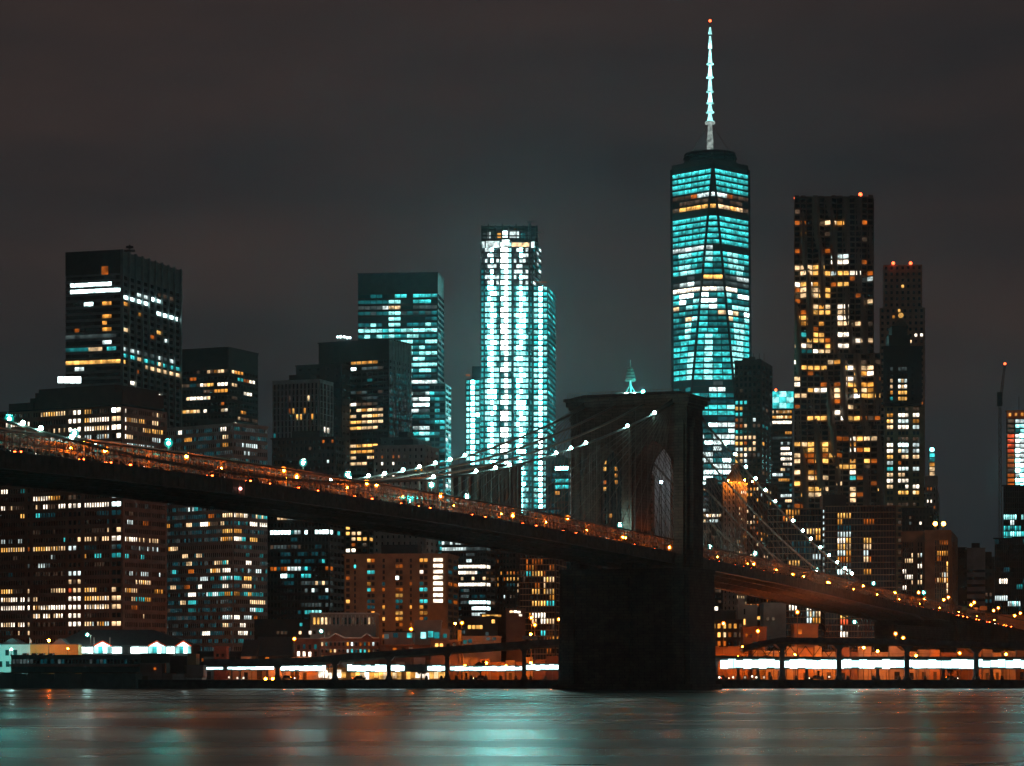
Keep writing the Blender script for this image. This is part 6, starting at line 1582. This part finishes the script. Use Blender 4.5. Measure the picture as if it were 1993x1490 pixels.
def lowbox(name, label, Y, xl, xr, top, mat, dep=14, ws=(), wd=5, ht=6, roof=None):
    o = empty(name, (PX((xl + xr) / 2, Y), Y, GZ), label, "building")
    MB().bx(PX(xl, Y), PX(xr, Y), Y, Y + dep, GZ - .1, PZ(top, Y)).build("wall", mat, o)
    MB().bx(PX(xl, Y) - .25, PX(xr, Y) + .25, Y - .25, Y + dep + .25, PZ(top, Y) + .01, PZ(top, Y) + .5).build("parapet", roof or mat, o)
    wins(o, Y, ws, wd, ht)
    return o
lowbox("dark_brick_block", "dark brick block with three dim upper windows behind the steep roofs", 1000, 495, 603, 1207, "darkbrown", 20, [(541, 1231, 'd'), (549, 1231, 'd'), (556, 1231, 'd'), (586, 1215, 'T'), (584, 1231, 'w')])
lowbox("low_brick_kiosk", "small red brick kiosk left of the steep roofs", 905, 416, 441, 1260, "brick", 8, [(424, 1275, '-'), (434, 1275, '-')])
lowbox("dark_shed", "low dark shed between the pump house and brick kiosk", 918, 384, 470, 1270, "dark", 12, [(395, 1284, 'o')])
lowbox("pale_low_block", "pale stepped low block with teal-lit wall below the tan slab", 960, 806, 858, 1209, "lightstone", 14, [(824, 1236, 'Y'), (838, 1234, 'T'), (850, 1236, 't')], 10, 12)
lowbox("dark_domed_block", "dark-roofed low block left of the pale stepped block", 950, 748, 805, 1230, "greystone", 14, [(797, 1236, 'T'), (770, 1236, 'b'), (752, 1238, 'g')], 9, 9, "roof")
lowbox("pale_low_block", "small pale block with a teal window beside the pale stepped block", 940, 858, 875, 1226, "lightstone", 10, [(866, 1237, 't')], 7, 8)
lowbox("dark_glass_block", "dark low block with a row of four yellow windows", 985, 905, 968, 1204, "dark", 14, [(914, 1220, 'A'), (922, 1220, 'A'), (929, 1220, 'A'), (936, 1220, 'A'), (960, 1209, 'A'), (948, 1233, 'g')], 6, 7)
lowbox("dark_stepped_block", "dark stepped block with an orange strip light on its roof edge", 1000, 935, 995, 1196, "darkbrown", 14, [(942, 1197.5, 'A'), (950, 1196.5, 'A'), (958, 1196, 'A'), (966, 1197, 'A'), (972, 1198, 'a')], 7, 4)
lowbox("dark_brick_row", "dark brick row with orange terrace lights near the banded block", 990, 985, 1022, 1186, "brown", 12, [(995, 1190, 'w'), (1003, 1190, 'W'), (1010, 1191, 'W'), (1013, 1197, 'W')], 6, 4)
lowbox("pale_low_block", "pale low block with two yellow windows just above the ramp", 905, 838, 900, 1247, "pinkstone", 9, [(850, 1255, 'A'), (859, 1255, 'A'), (872, 1255, '-'), (884, 1254, 'd')], 6, 6)
lowbox("brown_low_row", "brown low row behind the ramp's lower half", 912, 740, 836, 1257, "brown", 9, [(786, 1262, '-'), (800, 1262, 'd'), (768, 1263, 'o')], 7, 5)
lowbox("grey_low_block", "grey low block behind the ramp near the granite tower", 935, 900, 975, 1240, "greystone", 10, [(905, 1249, 't'), (915, 1247, 'b'), (950, 1242, 'g'), (962, 1242, 'g')], 7, 7)
bl = empty("billboard", (PX(894, 903), 903, GZ), "orange-lit upright billboard on a pole beside the ramp", "sign")
MB().tube([(PX(894, 903), 903, GZ - .1), (PX(894, 903), 903, PZ(1247, 903))], .2).build("post", "steel", bl)
MB().bx(PX(891, 903), PX(898, 903), 902.7, 903, PZ(1247, 903), PZ(1226, 903)).build("panel", EM['o'], bl)
bs = empty("road_sign", (PX(1030, 872), 872, GZ), "pale road sign standing on the ramp near the granite tower", "sign")
MB().bx(PX(1017, 872), PX(1046, 872), 871.7, 872, PZ(1244, 872), PZ(1237, 872)).build("panel", "white", bs)
for px in (1019, 1043): MB().bar((PX(px, 872), 872.1, GZ), (PX(px, 872), 872.1, PZ(1237, 872)), .12).build("post", "steel", bs)
# right side, under the land span
lowbox("brick_corner_block", "brick corner block with three rows of amber windows right of the granite tower", 955, 1372, 1446, 1208, "darkbrown", 16,
       [(1389 + k * 10.5, y, c) for y, row in ((1218, 'AaAaadd'), (1235, 'wAwodda'), (1252, 'aoo--d-')) for k, c in enumerate(row[:6])], 5.5, 9)
lowbox("dark_tall_block", "dark block with two arched white windows behind the brick corner block", 985, 1376, 1432, 1190, "black", 14, [(1382, 1185, 'W'), (1394, 1185, 'W')], 6, 9)
lowbox("cream_block", "plain cream block glowing orange beside the brick corner block", 1000, 1436, 1474, 1179, "lightstone", 14, [(1449, 1190, '-'), (1449, 1210, 'A')], 3, 11)
lowbox("cream_tower", "narrow cream stair tower attached left of the plain cream block", 1001, 1436.5, 1449, 1167, "lightstone", 10)
lowbox("grey_cream_block", "grey-cream block partly hidden by dark trees under the land span", 1010, 1486, 1530, 1175, "lightstone", 14, [(1494, 1204, 'd'), (1505, 1204, 'd')], 5, 6)
lowbox("amber_balcony_block", "dark block with one amber balcony between the two cream blocks", 1030, 1472, 1500, 1182, "darkbrown", 12, [(1478, 1202, 'A')], 10, 6)
lowbox("orange_low_block", "low block glowing orange under the high street lamp", 920, 1546, 1592, 1217, "tan", 10, [(1557, 1229, 'o')], 7, 9)
lowbox("brick_low_wall_block", "low brown wall block left of the upper road's end", 915, 1446, 1492, 1222, "brown", 10, [(1453, 1237, '-'), (1462, 1237, '-')], 4, 8)
lowbox("brown_curved_wall_block", "low brown block behind the ramp's left end", 900, 1378, 1456, 1262, "brown", 10, [(1385, 1270, 'o')], 6, 4)
lowbox("yellow_wall_block", "long ochre wall lit by the lamps at the right edge above the bridge", 1180, 1944, 2040, 1198, "tan", 20)
# green road signs on the bridge end
for j, (px, py, w_) in enumerate(((1877, 1183, 11), (1899, 1186, 8), (1914, 1183, 14))):
    t = t_at(px, -6); p = BP(t, -6)
    o = empty("road_sign", (p.x, p.y, zd(t)), ("left green road sign over the bridge end", "tilted grey-green road sign in the middle of the bridge end", "orange-lit road sign at the right of the bridge end")[j], "sign")
    MB().bx(PX(px - w_ / 2, p.y), PX(px + w_ / 2, p.y), p.y - .1, p.y + .1, PZ(py + 4, p.y), PZ(py - 4, p.y)).build("panel", ("green", "greystone", "ochre")[j], o)
    for q in (-.35, .35): MB().bar((p.x + q * w_ * p.y / FPX, p.y + .2, zd(t) - .05), (p.x + q * w_ * p.y / FPX, p.y + .2, PZ(py - 4, p.y)), .2).build("post", "steel", o)
t = t_at(1936, -3.5); p = BP(t, -3.5)
o = car(p.x, p.y, zd(t) - .045, -TH + math.pi, "car with bright headlights at the right end of the bridge", None)
# esplanade fence
fe = empty("esplanade_fence", (0, SHORE + .4, GZ), "low dark railing along the river wall", "fence")
mb = MB()
for k in range(340):
    x = -170 + k
    mb.bar((x, SHORE + .4, GZ), (x, SHORE + .4, GZ + 1.1), .06)
mb.build("balusters", "steel", fe, "stuff")
for z in (1.1, .6): MB().bar((-170, SHORE + .4, GZ + z), (170, SHORE + .4, GZ + z), .08).build("rail", "steel", fe)
for j in range(22):
    px = 830 + j * 29 if j < 10 else 1400 + (j - 10) * 50
    if 1090 < px < 1385: continue
    o = empty("planter", (PX(px, 847), 847, GZ), f"dark square planter on the esplanade, {ORD[j]} along from the left", "planter", "esplanade planters")
    MB().bx(PX(px, 847) - .5, PX(px, 847) + .5, 846.5, 847.5, GZ - .02, GZ + .7).build("tub", "dark", o)
    MB().tube([(PX(px, 847), 847, GZ + .7), (PX(px, 847), 847, GZ + 1.3)], [.55, .25], 7).build("shrub", "leaf", o)
for j, (px, Y) in enumerate(((560, 866), (1390, 850), (1405, 872), (1588, 872), (700, 868), (935, 868), (1850, 868))):
    car(PX(px, Y), Y, GZ - .15, R(90 if j % 2 else -90), f"dark parked car under the elevated road, {ORD[j]} from a shuffled row", "cars parked under the elevated road")
# trees
def tree(px, Y, h, label, seed):
    x = PX(px, Y); o = empty("street_tree", (x, Y, GZ - .1), label, "tree"); rt_ = random.Random(seed)
    mb = MB(); mb.tube([(x, Y, GZ - .1), (x + .1, Y, GZ + h * .35), (x - .1, Y, GZ + h * .75)], [.28, .2, .06], 7)
    for k in range(5):
        a = rt_.uniform(0, 6.28); z = GZ + h * rt_.uniform(.35, .6)
        mb.tube([(x, Y, z), (x + math.cos(a) * h * .22, Y + math.sin(a) * h * .22, z + h * .2)], [.12, .03], 5)
    mb.build("trunk", "bark", o)
    mb = MB()
    cl = [(rt_.gauss(0, h * .17), rt_.gauss(0, h * .17), GZ + h * rt_.uniform(.48, .92), h * rt_.uniform(.08, .16)) for _ in range(14)]
    for cx, cy0, cz, r_ in cl:
        for k in range(70):
            d = Vector((rt_.gauss(0, 1), rt_.gauss(0, 1), rt_.gauss(0, 1))).normalized() * r_ * rt_.random() ** .4
            c = Vector((x + cx, Y + cy0, cz)) + d; a1 = Vector((rt_.gauss(0, 1), rt_.gauss(0, 1), rt_.gauss(0, 1))).normalized() * .26; b1 = a1.cross(Vector((rt_.random(), rt_.random(), 1))).normalized() * .2
            mb.add([c - a1, c + b1, c + a1, c - b1], [(0, 1, 2, 3)])
    mb.build("crown", "leaf", o)
for j, (px, Y, h, lab) in enumerate(((690, 940, 14, "dark tree before the white arcade building"), (722, 938, 13, "dark tree at the white arcade building's right end"), (1512, 975, 13, "dark tree hiding the grey-cream block"), (1533, 970, 12, "dark tree left of the orange low block"),
                                     (1548, 985, 14, "taller dark tree behind the orange low block"), (820, 875, 5, "small tree on the esplanade before the shopfronts"), (935, 872, 6, "small tree on the esplanade left of the last column"), (1572, 965, 12, "dark tree above the upper road under the land span"),
                                     (455, 935, 8, "dark tree between the brick kiosk and steep roofs"), (1850, 874, 5, "small tree under the road near the right edge"))):
    tree(px, Y, h, lab, j + 40)

# lamps added between the blocks to light the facades, mostly hidden by the low roofs
for j, (px, Y, wh) in enumerate(((705, 1022, "at the tan apartment slab's left end"), (762, 1022, "below the tan apartment slab's third window stack"), (818, 1022, "below the middle of the tan apartment slab"), (866, 1022, "below the tan slab's bright stairwell"), (1052, 984, "at the foot of the banded block left of the granite tower"),
                                 (25, 1030, "at the stepped office block's left end"), (115, 1012, "behind the pier shed's roof"), (195, 1000, "behind the pier pavilion's ridge"), (290, 1015, "behind the pier pavilion's middle gable"), (420, 1062, "at the foot of the gridded office block"), (1545, 1160, "behind the orange low block"), (1650, 1142, "at the foot of the rounded banded block"), (1725, 1142, "behind the arched masonry wall"), (1825, 1228, "at the foot of the slotted stone block"))):
    x = PX(px, Y); o = empty("facade_fill_lamp", (x, Y, GZ - .1), "added hidden orange lamp " + wh, "lamp")
    MB().tube([(x, Y, GZ - .1), (x, Y, 8.6)], [.15, .09]).build("post", "steel", o)
    MB().ball((x, Y, 9.0), .5).build("lamp_head", L_FILL, o)

# white lamp on a mast, added to brighten the pleated slab
x = PX(1287, 1281); zf = PZ(938, 1281); o = empty("slab_fill_light", (x, 1281, GZ - .1), "added white lamp brightening the pleated slab, seen through the right arch", "lamp")
MB().tube([(x, 1281, GZ - .1), (x, 1281, zf - .4)], [.5, .2]).build("post", "steel", o)
MB().ball((x, 1281, zf), .6).build("lamp_head", emitter("cool_fill", (.62, .85, 1.0), 130, False, True), o)

# ================================================================== night haze
hz = MB(); hz.bx(-4000, 4000, -300, 6000, -5.2, 545)
hzm = bpy.data.materials.new("night_haze"); hzm.use_nodes = True
ht_n = hzm.node_tree; ht_n.nodes.clear()
ho = ht_n.nodes.new("ShaderNodeOutputMaterial"); hv = ht_n.nodes.new("ShaderNodeVolumePrincipled")
hv.inputs["Color"].default_value = (0.70, 0.90, 1.0, 1); hv.inputs["Density"].default_value = 0.00006; hv.inputs["Anisotropy"].default_value = 0.82
ht_n.links.new(hv.outputs[0], ho.inputs["Volume"])
ho_ = hz.build("haze", hzm); ho_["kind"] = "stuff"
